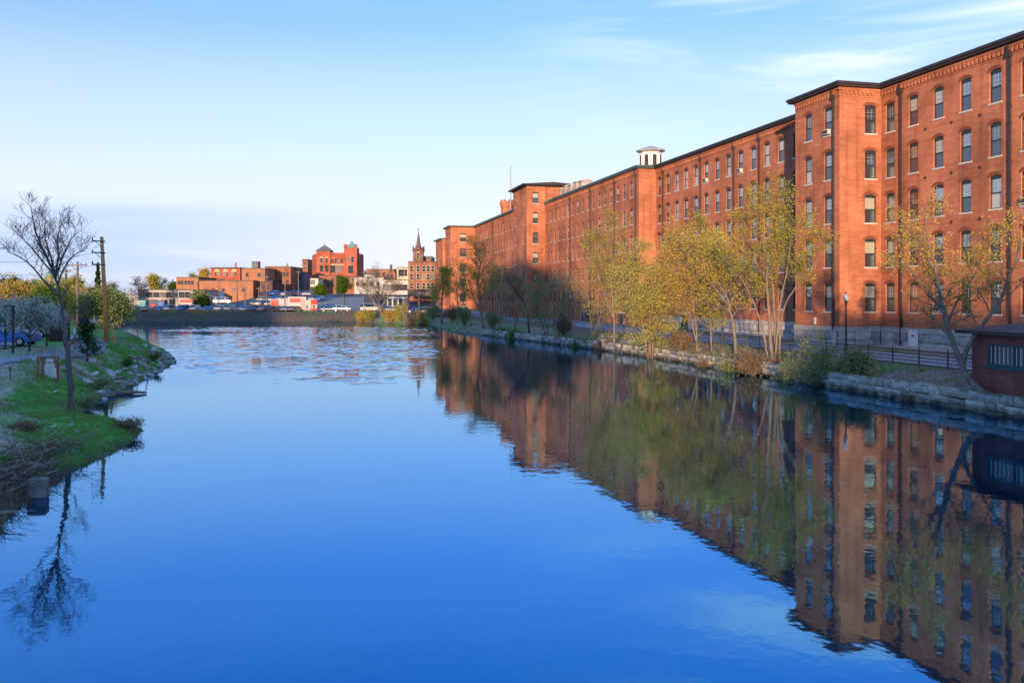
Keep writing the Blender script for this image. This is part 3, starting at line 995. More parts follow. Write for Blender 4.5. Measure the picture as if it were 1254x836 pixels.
tu = thing('brick_turret', 'stubby octagonal brick chimney turret behind the stair tower', 'chimney', (px_, py_, H24))
MB().lathe([(1.5, 0), (1.5, 3.6), (1.65, 3.7), (1.65, 4.1), (1.8, 4.2), (1.8, 5.0), (1.5, 5.05)], 8).build('shaft', BR, tu)
for k in range(8):
    a = 2 * math.pi * (k + .5) / 8
    o = MB().box(-.25, .25, -.2, .2, 5.0, 5.5).build('merlon', BR, tu)
    o.location = (1.45 * math.cos(a), 1.45 * math.sin(a), 0)
    o.rotation_euler = (0, 0, a + math.pi / 2)
fp = thing('flagpole', 'thin grey flagpole rising behind the stair tower roof', 'flagpole', (ax(625.5, 213), 213, H24 + .5))
MB().lathe([(.16, 0), (.13, 6), (.08, 13.2)], 8).build('pole', mat('grey_metal', (.28, .3, .32), .5, .4, noise=2, vary=.2), fp)
MB().lathe([(.02, 13.2), (.14, 13.32), (.14, 13.42), (.02, 13.55)], 8).build('finial', WHITE, fp)

# ---------------------------------------------------------------- mill side: lane, pavement, river wall, fence
ASPH = mat('asphalt', (.27, .29, .32), .9, .2, noise=.8, vary=.25, bump=.3, bscale=30)
PAVE = mat('pavement_concrete', (.36, .34, .31), .9, .15, noise=1.5, vary=.2, bump=.2, bscale=12)
CONC = mat('rough_concrete', (.30, .28, .25), .9, .15, noise=1.2, vary=.3, bump=.5, bscale=9)
def offs(s, t): return (P0.x + s * WV.x + t * WU.x, P0.y + s * WV.y + t * WU.y)
def strip(name, pts_l, pts_r, m, lift, n=3, kind='structure', flat=None, parent=None):
    "a strip of paving laid over the ground between two edges"
    b = MB()
    rows = []
    for (a, c) in zip(pts_l, pts_r):
        row = []
        for k in range(n + 1):
            t = k / n
            x, y = a[0] + (c[0] - a[0]) * t, a[1] + (c[1] - a[1]) * t
            row.append((x, y, (hz(x, y) if flat is None else flat) + lift))
        rows.append(row)
    for i in range(len(rows) - 1):
        for k in range(n):
            b.quad(rows[i][k], rows[i][k + 1], rows[i + 1][k + 1], rows[i + 1][k])
    return b.build(name, m, parent, kind=kind)
# distance of lane edges from the river wall varies a little downstream
TT = list(np.arange(-46, 62, 2.0))
strip('lane', [offs(-5.4, t) for t in TT], [offs(-1.5 if -3 < t < 10 else -.6, t) for t in TT], ASPH, .06, 8)
strip('pavement', [offs(-1.4, t) for t in TT if -3 < t < 10], [offs(-.05, t) for t in TT if -3 < t < 10], PAVE, .1, 4)
strip('pavement', [offs(1.6, t) for t in TT if t <= -2], [offs(4.0, t) for t in TT if t <= -2], PAVE, .1, 4)
strip('pavement', [offs(1.6, t) for t in TT if t >= 10 and t <= 50], [offs(4.0, t) for t in TT if t >= 10 and t <= 50], PAVE, .1, 4)
def lpt(s, t): return mill_pt(s, t)
T3_ = list(np.arange(0, 128, 3.0))
strip('lane', [lpt(-6.5 - .035 * t, t) for t in T3_], [lpt((-1.8 if t < 48 else -5.2 if t < 108 else -10), t) for t in T3_], ASPH, .065, 6)
strip('pavement', [lpt(-1.7, t) for t in T3_ if t < 48], [lpt(-.1, t) for t in T3_ if t < 48], PAVE, .1, 3)

# river wall: coursed granite blocks, each a block of its own as far as they can be told apart
wall = thing('retaining_wall', 'weathered granite block river wall below the mill lane', 'wall', (0, 0, 0))
WL = [p for p in RIGHT if 0 <= p[1] <= 140]
def along(line, step0=0.0):
    for i in range(len(line) - 1):
        a, c = Vector(line[i]), Vector(line[i + 1])
        yield a, (c - a).normalized(), (c - a).length
core = MB()
far_ = MB()
nst = 0
CULV = (950, 58.6, 1.9)        # a low sluice mouth, and the round drain farther down
WALLM = [mat('river_stone_%d' % i, c, .9, .2, noise=1.1, vary=.6, bump=1.0, bscale=5) for i, c in enumerate([(.42, .39, .33), (.31, .29, .25), (.47, .43, .36), (.22, .20, .17), (.35, .31, .24)])]
for m_ in WALLM:      # dark weed and wet silt up to the usual flood mark
    nt = m_.node_tree
    g_ = nt.nodes.new('ShaderNodeNewGeometry')
    s_ = nt.nodes.new('ShaderNodeSeparateXYZ')
    nt.links.new(g_.outputs['Position'], s_.inputs[0])
    nz_ = nt.nodes.new('ShaderNodeTexNoise')
    nz_.inputs['Scale'].default_value = 1.6
    nz_.inputs['Detail'].default_value = 6
    nt.links.new(g_.outputs['Position'], nz_.inputs['Vector'])
    ad_ = nt.nodes.new('ShaderNodeMath')
    ad_.operation = 'MULTIPLY_ADD'
    nt.links.new(nz_.outputs['Fac'], ad_.inputs[0])
    ad_.inputs[1].default_value = -.9
    nt.links.new(s_.outputs[2], ad_.inputs[2])
    mr_ = nt.nodes.new('ShaderNodeMapRange')
    for k_, v_ in zip(('From Min', 'From Max'), (-.48, -.02)): mr_.inputs[k_].default_value = v_
    nt.links.new(ad_.outputs[0], mr_.inputs[0])
    mx_ = nt.nodes.new('ShaderNodeMix')
    mx_.data_type = 'RGBA'
    nt.links.new(mr_.outputs[0], mx_.inputs[0])
    mx_.inputs[6].default_value = (.035, .034, .025, 1)
    nt.links.new([n for n in nt.nodes if n.type == 'MIX'][0].outputs[2], mx_.inputs[7])
    nt.links.new(mx_.outputs[2], nt.nodes['Principled BSDF'].inputs['Base Color'])
HOLES = [(ax(927, 67.3), 67.3, 2.0, .75), (ax(735, 97.3), 97.3, 1.15, 1.15)]
for a, d, L in along(WL):
    nrm = Vector((d.y, -d.x))          # toward the bank
    if nrm.x < 0: nrm = -nrm
    rz = math.atan2(d.y, d.x)
    p, q = a + nrm * .55, a + d * L + nrm * .55
    r_, s_ = a + nrm * 1.25, a + d * L + nrm * 1.25
    core.add([(p.x, p.y, -1.2), (q.x, q.y, -1.2), (s_.x, s_.y, -1.2), (r_.x, r_.y, -1.2), (p.x, p.y, .86), (q.x, q.y, .86), (s_.x, s_.y, .86), (r_.x, r_.y, .86)],
             [(0, 1, 5, 4), (4, 5, 6, 7), (2, 3, 7, 6)])
    for c, (z0, z1) in enumerate([(-.35, .16), (.16, .55), (.55, .98)]):
        x = -srnd.uniform(0, .6)
        while x < L:
            l = srnd.choice((srnd.uniform(.55, 1.0), srnd.uniform(.8, 1.6), srnd.uniform(1.2, 2.3)))
            m_ = a + d * (x + l / 2)
            hole = any(math.hypot(m_.x - hx, m_.y - hy) < hr + l * .32 and (z0 + z1) / 2 < ht for hx, hy, hr, ht in HOLES)
            if not hole and m_.y < 137:
                dep = .62 + srnd.uniform(-.09, .09)
                cz = (z0 + z1) / 2
                cc = m_ + nrm * (dep / 2 - .02 + srnd.uniform(-.05, .06) + .02 * c)
                if 30 < m_.y < 108 and nst < 290:
                    stone(wall, cc.x, cc.y, cz + srnd.uniform(-.03, .04), l - .015, dep * srnd.uniform(.9, 1.1), (z1 - z0) * srnd.uniform(.92, 1.04), rz, WALLM, .03)
                    nst += 1
                else:
                    o = len(far_.v)
                    far_.box(-l / 2 + .02, l / 2 - .02, -dep / 2, dep / 2, z0 + .01, z1 - .01 + srnd.uniform(-.02, .03), srnd.randrange(5))
                    for i in range(o, len(far_.v)):
                        v = far_.v[i]
                        far_.v[i] = (cc.x + v[0] * d.x - v[1] * d.y, cc.y + v[0] * d.y + v[1] * d.x, v[2])
            x += l
core.build('wall_core', mat('wall_core_dark', (.05, .045, .04), .95, .1, noise=2, vary=.3), wall)
far_.build('far_blocks', WALLM, wall, kind='stuff')
# mouth of the drain: a ring of stone round a flat disc, dark for its shaded hollow
hx, hy, hr, _ = HOLES[1]
rg = MB()
prof = []
n = 14
dirw = (Vector(RIGHT[6]) - Vector(RIGHT[5])).normalized()
nw = Vector((dirw.y, -dirw.x))
for k in range(n + 1):
    t = math.pi * 2 * k / n
    for rr, yy in ((.72, -.12), (.98, -.12), (.98, .5), (.72, .5)):
        q = Vector((hx, hy)) + dirw * (rr * math.cos(t)) + nw * yy
        prof.append((q.x, q.y, .42 + rr * math.sin(t)))
for k in range(n):
    for j in range(4):
        rg.f.append((k * 4 + j, k * 4 + (j + 1) % 4, (k + 1) * 4 + (j + 1) % 4, (k + 1) * 4 + j))
        rg.mi.append(0)
rg.v = prof
rg.build('drain_ring', WALLM[1], wall)
dk = MB()
q_ = Vector((hx, hy)) + nw * .12
dk.add([(q_.x + dirw.x * .74 * math.cos(t * math.pi / 8), q_.y + dirw.y * .74 * math.cos(t * math.pi / 8), .42 + .74 * math.sin(t * math.pi / 8)) for t in range(16)], [tuple(range(16))])
dk.build('drain_shade', mat('wall_core_dark', ()), wall)
# scattered rubble along the top of the wall belongs to the bank
ROCKS = []
for k in range(7):
    bm = bmesh.new()
    bmesh.ops.create_icosphere(bm, subdivisions=2 if k < 3 else 1, radius=.5)
    for v in bm.verts:
        f = 1 + .35 * mnoise.noise(v.co * 2.1 + Vector((k * 7, 0, 0)))
        v.co = Vector((v.co.x * f * 1.25, v.co.y * f, v.co.z * f * .62))
    me = bpy.data.meshes.new('rock')
    bm.to_mesh(me)
    bm.free()
    me.materials.append(WALLM[0])
    ROCKS.append(me)
RKM = [mat('rubble_%d' % i, c, .9, .2, noise=1.7, vary=.35, bump=.6, bscale=9) for i, c in enumerate([(.36, .35, .34), (.24, .23, .22), (.45, .43, .41), (.17, .155, .14), (.30, .25, .21)])]
def rock(x, y, s, z=None, m=None):
    o = link('rock', srnd.choice(ROCKS), ground, (x, y, (hz(x, y) if z is None else z) + s * .08))
    o.scale = (s * srnd.uniform(.8, 1.3), s * srnd.uniform(.7, 1.1), s * srnd.uniform(.6, 1.1))
    o.rotation_euler = (srnd.gauss(0, .3), srnd.gauss(0, .3), srnd.uniform(0, 6.3))
    set_mat(o, m or srnd.choice(RKM))
    return o
for k in range(46):
    t = srnd.uniform(-32, 40)
    s = srnd.uniform(-10.9, -7.4)
    rock(*offs(s, t), srnd.uniform(.15, .55))

# fence along the lane: posts and four rails
FM = mat('fence_metal', (.035, .05, .06), .5, .4, noise=3, vary=.3)
def fence(label, pts, hgt, nr, spacing=2.4):
    f = thing('metal_fence', label, 'fence', (pts[0][0], pts[0][1], 0))
    P = [Vector(p) for p in pts]
    posts = [P[0]]
    for i in range(len(P) - 1):
        L = (P[i + 1] - P[i]).length
        n = max(1, round(L / spacing))
        for k in range(1, n + 1): posts.append(P[i].lerp(P[i + 1], k / n))
    pm = MB()
    pm.box(-.035, .035, -.035, .035, -.15, hgt + .06)
    pm.lathe([(.05, hgt + .06), (.055, hgt + .10), (.0, hgt + .15)], 6)
    pme = pm.mesh('post', FM)
    tops = []
    for p in posts:
        z = hz(p.x, p.y)
        tops.append((p.x - P[0].x, p.y - P[0].y, z))
        link('post', pme, f, tops[-1])
    for r in range(nr):
        rl = MB()
        for i in range(len(tops) - 1):
            z = .16 + (hgt - .2) * r / (nr - 1)
            rl.tube([(a[0], a[1], a[2] + z) for a in (tops[i], tops[i + 1])], .028 if r < nr - 1 else .036, 4)
        rl.build('rail', FM, f)
    return f
fence('dark metal rail fence between the near mill lane and the grassy river bank', [offs(-6.3, t) for t in (-23, -10, 0, 14, 30, 47)], 1.1, 5)
fence('dark metal rail fence along the far stretch of lane below the long mill', [lpt(-9.6 - .045 * t, t) for t in (2, 20, 40, 60, 80)], 1.15, 5)

# old-style lamp posts on the lane
def lamp(label, x, y, h=4.4):
    z = hz(x, y)
    l = thing('street_lamp', label, 'street lamp', (x, y, z), 0, 'globe lamps along the mill lane')
    LM = mat('lamp_iron', (.03, .045, .045), .5, .4, noise=3, vary=.3)
    MB().lathe([(.2, -.1), (.2, .12), (.13, .2), (.15, .7), (.09, .85), (.075, 1.4), (.06, h - .5), (.09, h - .46), (.06, h - .38)], 10).build('post', LM, l, smooth=False)
    MB().lathe([(.07, h - .38), (.16, h - .3), (.17, h - .24), (.06, h - .2)], 10).build('collar', LM, l)
    MB().lathe([(.12, h - .24), (.21, h - .05), (.22, h + .12), (.17, h + .3), (.07, h + .4)], 12).build('globe', mat('frosted_globe', (.62, .66, .68), .25, .5, noise=3, vary=.05), l, smooth=True)
    MB().lathe([(.1, h + .39), (.04, h + .46), (.05, h + .52), (.0, h + .6)], 8).build('finial', LM, l)
for px, D, lab in [(1036, 70.5, 'globe lamp on a dark iron post in front of the orange corner bay'), (703 + 182, 88.0, 'globe lamp on a dark iron post half hidden by the yellow trees'),
                   (698, 131, 'globe lamp on a dark iron post below the long mill, left of the drooping tree'), (1160, 52.0, 'globe lamp post by the lane close to the small brick pump house')][:3]:
    lamp(lab, ax(px, D), D)
# green service cabinet with a white plate
kx, ky = offs(1.0, 33.5)
kb = thing('service_cabinet', 'green service cabinet with white notice beside the granite base', 'cabinet', (kx, ky, hz(kx, ky)), R(14) - math.pi / 2)
MB().box(-.5, .5, -.35, .35, 0, 2.1).build('body', GREEN, kb)
MB().box(-.58, .58, -.43, .43, 2.101, 2.28).build('top', WHITE, kb)
MB().box(-.3, .3, -.375, -.352, 1.05, 1.75).build('notice', WHITE, kb)
MB().box(.36, .42, -.41, -.352, .9, 1.2).build('handle', FRAME, kb)
def sign(label, mill, loc, rz, w, h, redmark=False):
    s = thing('wall_sign', label, 'sign', loc, rz)
    MB().box(-w / 2, w / 2, -.05, 0, -h / 2, h / 2).build('plate', WHITE, s)
    if redmark:
        r = MB()
        RED = mat('sign_red', (.5, .03, .03), .6, .3, noise=5, vary=.1)
        r.prism([(-.22, .2), (0, .06), (.0, .34)], -.054, -.051)
        r.prism([(0, .16), (.2, .16), (.2, .25), (0, .25)], -.055, -.0515)
        r.build('red_arrow', RED, s)
xs_, ys_ = offs(4.13 - .22, -4.4)
sign('white notice board with a red arrow on the granite base of the near mill', near, (xs_, ys_, 2.45), R(14) - math.pi / 2, 1.15, 1.35, True)
xs_, ys_ = offs(-.03, 3.6)
sign('small white sign on the brickwork of the projecting corner bay', near, (xs_, ys_, 3.7), R(14) - math.pi / 2, .3, .62)

# small pump house standing on the river wall
def ph_pt(s, t): return offs(s, t)
pb = ph_pt(-11.35, -28.1)
ph = thing('pump_house', 'low brick pump house with green barred window standing on the river wall', 'pump house', (pb[0], pb[1], 0), R(14) - math.pi / 2)
PHB = brick_mat('pump_brick', (.26, .075, .06), (.20, .06, .05), (.24, .15, .13))
pl, pd, pz0, pz1 = 11.0, 5.0, .95, 3.95
b = MB()
wx0, wx1, wz0, wz1 = 1.05, 4.4, 2.35, 3.45
b.quad((0, 0, pz0), (pl, 0, pz0), (wx1, 0, wz0), (wx0, 0, wz0))
b.quad((0, 0, pz0), (wx0, 0, wz0), (wx0, 0, wz1), (0, 0, pz1))
b.quad((0, 0, pz1), (wx0, 0, wz1), (wx1, 0, wz1), (pl, 0, pz1))
b.quad((pl, 0, pz0), (pl, 0, pz1), (wx1, 0, wz1), (wx1, 0, wz0))
for p, q in (((wx0, wz0), (wx1, wz0)), ((wx1, wz0), (wx1, wz1)), ((wx1, wz1), (wx0, wz1)), ((wx0, wz1), (wx0, wz0))):
    b.quad((p[0], 0, p[1]), (p[0], .25, p[1]), (q[0], .25, q[1]), (q[0], 0, q[1]))
b.quad((0, 0, pz0), (0, 0, pz1), (0, pd, pz1), (0, pd, pz0))
b.quad((pl, 0, pz0), (pl, pd, pz0), (pl, pd, pz1), (pl, 0, pz1))
b.quad((0, pd, pz0), (0, pd, pz1), (pl, pd, pz1), (pl, pd, pz0))
b.build('wall', PHB, ph)
b = MB()
b.prism([(-.55, pz1 + .001), (pl + .5, pz1 + .001), (pl + .5, pz1 + .16), (-.55, pz1 + .16)], -.6, pd + .5)
b.build('fascia', mat('fascia_wood', (.10, .07, .06), .85, .15, noise=3, vary=.4), ph)
b = MB()
b.add([(-.62, -.68, pz1 + .162), (pl + .6, -.68, pz1 + .162), (pl + .6, pd + .6, pz1 + .162), (-.62, pd + .6, pz1 + .162), (1.5, pd / 2, pz1 + .62), (pl - 1.5, pd / 2, pz1 + .62)],
      [(0, 1, 5, 4), (1, 2, 5), (2, 3, 4, 5), (3, 0, 4), (3, 2, 1, 0)])
b.build('roof', mat('tar_roof', (.11, .095, .10), .8, .2, noise=2, vary=.4, bump=.4, bscale=10), ph)
wn_ = MB()
for x0, x1, z0, z1 in ((wx0, wx1, wz0, wz0 + .1), (wx0, wx1, wz1 - .1, wz1), (wx0, wx0 + .1, wz0 + .1, wz1 - .1), (wx1 - .1, wx1, wz0 + .1, wz1 - .1), ((wx0 + wx1) / 2 - .06, (wx0 + wx1) / 2 + .06, wz0 + .1, wz1 - .1)):
    wn_.box(x0, x1, .02, .14, z0, z1)
wf = wn_.build('window', GREEN, ph)
MB().box(wx0 - .12, wx1 + .12, -.09, -.001, wz0 - .14, wz0 - .001).build('sill', GREEN, wf)
MB().quad((wx0, .13, wz0), (wx1, .13, wz0), (wx1, .13, wz1), (wx0, .13, wz1)).build('pane', GL_D, wf)
for k in range(12):
    x = wx0 + .22 + k * .27
    if abs(x - (wx0 + wx1) / 2) < .1: continue
    MB().box(x - .018, x + .018, .03, .065, wz0 + .1, wz1 - .1).build('bar', mat('bar_white', (.5, .52, .5), .6, .3, noise=4, vary=.2), wf)
b = MB()
b.box(-.15, pl + .1, -.12, pd, .3, .949)
b.build('footing', CONC, ph)

# ---------------------------------------------------------------- trees
def bark(name, c): return mat(name, c, .9, .15, noise=5, vary=.4, bump=.6, bscale=14, stretch=(1, 1, .3))
BK_G = bark('bark_grey', (.17, .145, .12))
BK_P = bark('bark_pale', (.20, .155, .115))
BK_D = bark('bark_dark', (.06, .05, .05))
def leaf_mat(name, c, c2):
    if name in MATS: return MATS[name]
    m = bpy.data.materials.new(name)
    m.use_nodes = True
    N, L = m.node_tree.nodes, m.node_tree.links
    N.remove(N['Principled BSDF'])
    g = N.new('ShaderNodeNewGeometry')
    nz = N.new('ShaderNodeTexNoise')
    nz.inputs['Scale'].default_value = .8
    nz.inputs['Detail'].default_value = 3
    L.new(g.outputs['Position'], nz.inputs['Vector'])
    ad = N.new('ShaderNodeMath')
    ad.operation = 'MULTIPLY_ADD'
    L.new(g.outputs['Random Per Island'], ad.inputs[0])
    ad.inputs[1].default_value = .7
    mr = N.new('ShaderNodeMapRange')
    for k, v in zip(('From Min', 'From Max', 'To Min', 'To Max'), (.35, .65, -.2, .5)): mr.inputs[k].default_value = v
    L.new(nz.outputs['Fac'], mr.inputs[0])
    L.new(mr.outputs[0], ad.inputs[2])
    mx = N.new('ShaderNodeMix')
    mx.data_type = 'RGBA'
    mx.clamp_factor = True
    L.new(ad.outputs[0], mx.inputs[0])
    mx.inputs[6].default_value = (*c, 1)
    mx.inputs[7].default_value = (*c2, 1)
    d = N.new('ShaderNodeBsdfDiffuse')
    t = N.new('ShaderNodeBsdfTranslucent')
    L.new(mx.outputs[2], d.inputs['Color'])
    L.new(mx.outputs[2], t.inputs['Color'])
    x = N.new('ShaderNodeMixShader')
    x.inputs[0].default_value = .3
    L.new(d.outputs[0], x.inputs[1])
    L.new(t.outputs[0], x.inputs[2])
    L.new(x.outputs[0], N['Material Output'].inputs['Surface'])
    MATS[name] = m
    return m
LF_Y = leaf_mat('leaf_yellow', (.60, .44, .08), (.42, .34, .07))
LF_O = leaf_mat('leaf_olive', (.46, .40, .07), (.28, .29, .04))
LF_G = leaf_mat('leaf_green', (.11, .19, .02), (.06, .12, .015))
LF_D = leaf_mat('leaf_dark', (.03, .065, .015), (.018, .04, .012))
LF_W = leaf_mat('blossom_white', (.62, .64, .60), (.30, .36, .26))
LF_A = leaf_mat('leaf_amber', (.60, .40, .09), (.44, .33, .08))
LF_B = leaf_mat('bud_brown', (.26, .18, .11), (.17, .12, .07))
LF_L = leaf_mat('leaf_lime', (.52, .46, .10), (.36, .38, .10))
LF_WI = leaf_mat('leaf_willow', (.30, .34, .13), (.20, .25, .09))

def leaves_mesh(name, cen, size, m, r, flat=0.0):
    n = len(cen)
    a = r.normal(size=(n, 3))
    a /= np.linalg.norm(a, axis=1)[:, None] + 1e-9
    b_ = r.normal(size=(n, 3))
    b_ -= (b_ * a).sum(1)[:, None] * a
    b_ /= np.linalg.norm(b_, axis=1)[:, None] + 1e-9
    s = size * r.uniform(.6, 1.35, (n, 1))
    v = np.stack([cen - a * s, cen + b_ * s * .55, cen + a * s, cen - b_ * s * .55], 1).reshape(-1, 3)
    return np_mesh(name, v, 4, m)
def catmull(pts, sub=4):
    P = [Vector(p) for p in pts]
    out = []
    for i in range(len(P) - 1):
        p0, p1, p2, p3 = P[max(i - 1, 0)], P[i], P[i + 1], P[min(i + 2, len(P) - 1)]
        for k in range(sub):
            t = k / sub
            out.append(.5 * ((2 * p1) + (p2 - p0) * t + (2 * p0 - 5 * p1 + 4 * p2 - p3) * t * t + (3 * p1 - p0 - 3 * p2 + p3) * t ** 3))
    out.append(P[-1])
    return out
def tree(name, label, base, stems, seed, lf, bk, n1=14, l1=2.2, n2=6, l2=.9, n3=0, l3=.4, leaf_n=8, leaf_s=.09, spread=.28, start=.35, up=.25, droop=0.0, cat='tree', group=None, tw=.012, bare=0.0, thick=.72):
    "stems are polylines (relative to the base) with a foot radius; limbs, twigs and leaves grow on them"
    rr = random.Random(seed)
    r = np.random.default_rng(seed)
    t = thing(name, label, cat, base, 0, group)
    tb = MB()
    pts_leaf = []
    def shoot(p, d, L, rad, lvl):
        n = 5 if lvl == 1 else 4 if lvl == 2 else 3
        q = [p]
        dd = d.copy()
        for i in range(n):
            dd = (dd + Vector((rr.gauss(0, .2), rr.gauss(0, .2), rr.gauss(0, .13) + up * .22 - droop * (i + 1) / n * .9))).normalized()
            q.append(q[-1] + dd * (L / n))
        tb.tube(q, [max(rad * (1 - .8 * i / n), tw * .6) for i in range(n + 1)], 5 if lvl == 1 else 3, cap=False)
        nk = n2 if lvl == 1 else n3 if lvl == 2 else 0
        last = (lvl == 3) or (lvl == 2 and n3 == 0)
        if not last:
            for k in range(nk):
                f = rr.uniform(.22, 1.0)
                i = min(int(f * n), n - 1)
                pp = q[i].lerp(q[i + 1], f * n - i)
                dv = (q[i + 1] - q[i]).normalized()
                side = Vector((rr.gauss(0, 1), rr.gauss(0, 1), rr.gauss(0, .8)))
                side = (side - dv * side.dot(dv)).normalized()
                nd = (dv * rr.uniform(.4, .9) + side * rr.uniform(.6, 1.0) + Vector((0, 0, up * .5))).normalized()
                shoot(pp, nd, (l2 if lvl == 1 else l3) * rr.uniform(.55, 1.25) * (1.15 - .5 * f), max(rad * .45, tw), lvl + 1)
        if rr.random() >= bare:
            for k in range(leaf_n if last else max(1, leaf_n // 3)):
                f = rr.uniform(.25, 1.05) * n
                i = min(int(f), n - 1)
                pts_leaf.append(q[i].lerp(q[i + 1], f - i))
    for st in stems:
        poly, rad = st[0], st[1] * thick
        nn_ = st[2] if len(st) > 2 else n1
        l1_ = st[3] if len(st) > 3 else l1
        st0 = st[4] if len(st) > 4 else start
        C = catmull(poly, 4)
        N = len(C) - 1
        for i in range(1, N): C[i] = C[i] + Vector((rr.gauss(0, rad * .22), rr.gauss(0, rad * .22), 0))
        tb.tube(C, [rad * (1.25 if i == 0 else 1) * (1 - .86 * (i / N) ** 1.1) + tw * .5 for i in range(N + 1)], 8)
        for k in range(nn_):
            f = st0 + (1 - st0) * (k + rr.random()) / nn_
            i = min(int(f * N), N - 1)
            p = C[i].lerp(C[i + 1], f * N - i)
            dv = (C[min(i + 1, N)] - C[i]).normalized()
            a = rr.uniform(0, 6.283)
            side = Vector((math.cos(a), math.sin(a), 0))
            nd = (side * rr.uniform(.7, 1.0) + dv * rr.uniform(.25, .75) + Vector((0, 0, up))).normalized()
            shoot(p, nd, l1_ * rr.uniform(.6, 1.25) * (1.1 - .55 * (f - st0) / (1 - st0 + 1e-6)), max(rad * (1 - .8 * f) * .5, tw * 1.6), 1)
    tb.build('trunk', bk, t, smooth=True)
    if pts_leaf and leaf_n:
        c = np.array([tuple(p) for p in pts_leaf])
        c = c + r.normal(size=c.shape) * spread * np.array([1, 1, .8])
        c[:, 2] = np.maximum(c[:, 2], .05)
        link('crown', leaves_mesh('crown', c, leaf_s, lf, r), t)
    return t
def rel(px, py, D, base): return tuple(at(px, py, D) - Vector(base))
def gbase(px, D, dz=-.05):
    x = ax(px, D)
    return (x, D, hz(x, D) + dz)

# right bank, from the pump house downstream
B = (ax(1208, 44.7), 44.7, .85)
tree('leaning_tree', 'leaning pale-barked tree with sparse yellow leaves beside the pump house', B,
     [([(0, 0, 0), rel(1185, 462, 45.6, B), rel(1171, 430, 45.9, B), rel(1161, 405, 46.1, B), rel(1156, 378, 46.1, B), rel(1148, 345, 45.8, B), rel(1138, 300, 45.2, B), rel(1130, 262, 44.6, B)], .26, 16, 2.2, .36),
      ([rel(1178, 446, 45.8, B), rel(1186, 425, 45.6, B), rel(1198, 405, 45.4, B), rel(1222, 372, 44.9, B), rel(1238, 335, 44.4, B), rel(1254, 290, 43.6, B), rel(1275, 240, 43.1, B)], .17, 12, 2.0, .35),
      ([rel(1157, 385, 46.1, B), rel(1140, 362, 46.4, B), rel(1124, 342, 46.6, B), rel(1106, 318, 46.8, B), rel(1098, 285, 46.9, B)], .11, 13, 1.9, .2),
      ([rel(1160, 400, 46.1, B), rel(1172, 370, 46.8, B), rel(1190, 345, 47.2, B), rel(1205, 310, 47.6, B)], .09, 12, 1.8, .25)],
     21, LF_Y, BK_P, n2=6, l2=1.0, n3=3, l3=0.5, leaf_n=8, leaf_s=0.058, spread=0.2, up=.3, tw=.009, bare=.22)
B = gbase(1000, 58.5)
tree('bank_shrub', 'bushy light green shrub on the river wall in front of the corner bay', B,
     [([(0, 0, 0), (dx, dy, h * .5), (dx * 1.8, dy * 1.5, h)], .05, 10, 1.0, .15) for dx, dy, h in ((-1.0, 0, 1.6), (-.4, .2, 2.6), (.2, -.2, 2.9), (.6, .3, 2.3), (1.0, 0, 1.4), (0, -.5, 1.2), (-1.3, -.4, .9), (1.5, -.3, .9))],
     22, LF_WI, BK_G, n2=5, l2=.5, leaf_n=12, leaf_s=0.07, spread=.16, cat='shrub')
B = gbase(945, 66.5)
tree('multi_stem_tree', 'tall multi-stemmed tree with olive yellow leaves left of the corner bay', B,
     [([(0, 0, 0), rel(943, 400, 66.5, B), rel(940, 360, 66.5, B), rel(938, 320, 66.5, B), rel(932, 285, 66, B), rel(920, 245, 66, B)], .2, 17, 2.6, .4),
      ([(.3, 0, 0), rel(949, 395, 66.6, B), rel(946, 350, 66.8, B), rel(943, 310, 67, B), rel(948, 270, 67, B), rel(955, 240, 67, B)], .17, 14, 2.4, .45),
      ([(.6, .1, 0), rel(956, 400, 66, B), rel(963, 370, 65.6, B), rel(980, 345, 65.3, B), rel(1000, 318, 65, B), rel(1012, 290, 65, B)], .12, 9, 1.5, .55),
      ([(-.2, .1, 0), rel(934, 405, 67, B), rel(925, 375, 67.5, B), rel(910, 345, 67.8, B), rel(895, 325, 68, B), rel(875, 316, 68, B)], .12, 12, 1.9, .4),
      ([(.2, -.2, 0), rel(953, 390, 66, B), rel(962, 340, 65.8, B), rel(968, 300, 65.5, B), rel(972, 270, 65.5, B)], .11, 12, 1.9, .4)],
     23, LF_O, BK_P, n2=8, l2=1.15, n3=3, l3=.4, leaf_n=8, leaf_s=0.07, spread=0.26, tw=.011, bare=.22)
B = gbase(902, 73)
tree('bank_tree', 'rounded tree with golden leaves and dark leaning trunk behind the lane fence', B,
     [([(0, 0, 0), rel(898, 400, 73, B), rel(892, 370, 73, B), rel(886, 340, 72.8, B), rel(880, 300, 72.5, B)], .22, 20, 3.0, .3),
      ([rel(893, 375, 73, B), rel(875, 352, 73, B), rel(860, 330, 73, B), rel(850, 300, 73, B)], .13, 14, 2.2, .2),
      ([rel(893, 378, 73, B), rel(905, 345, 73.5, B), rel(912, 310, 74, B), rel(905, 270, 74, B)], .12, 14, 2.2, .25)],
     24, LF_Y, BK_G, n2=9, l2=1.3, n3=3, l3=.45, leaf_n=9, leaf_s=0.072, spread=0.28, tw=.011, bare=.22)
B = gbase(872, 77)
tree('bank_tree', 'slim young tree standing just left of the golden rounded tree', B,
     [([(0, 0, 0), rel(870, 395, 77, B), rel(872, 350, 77, B), rel(866, 310, 77, B), rel(862, 275, 77, B)], .13, 24, 2.2, .14)],
     25, LF_O, BK_G, n2=8, l2=.9, n3=3, l3=.4, leaf_n=9, leaf_s=0.07, spread=0.26, tw=.011, bare=.22)
B = gbase(853, 80)
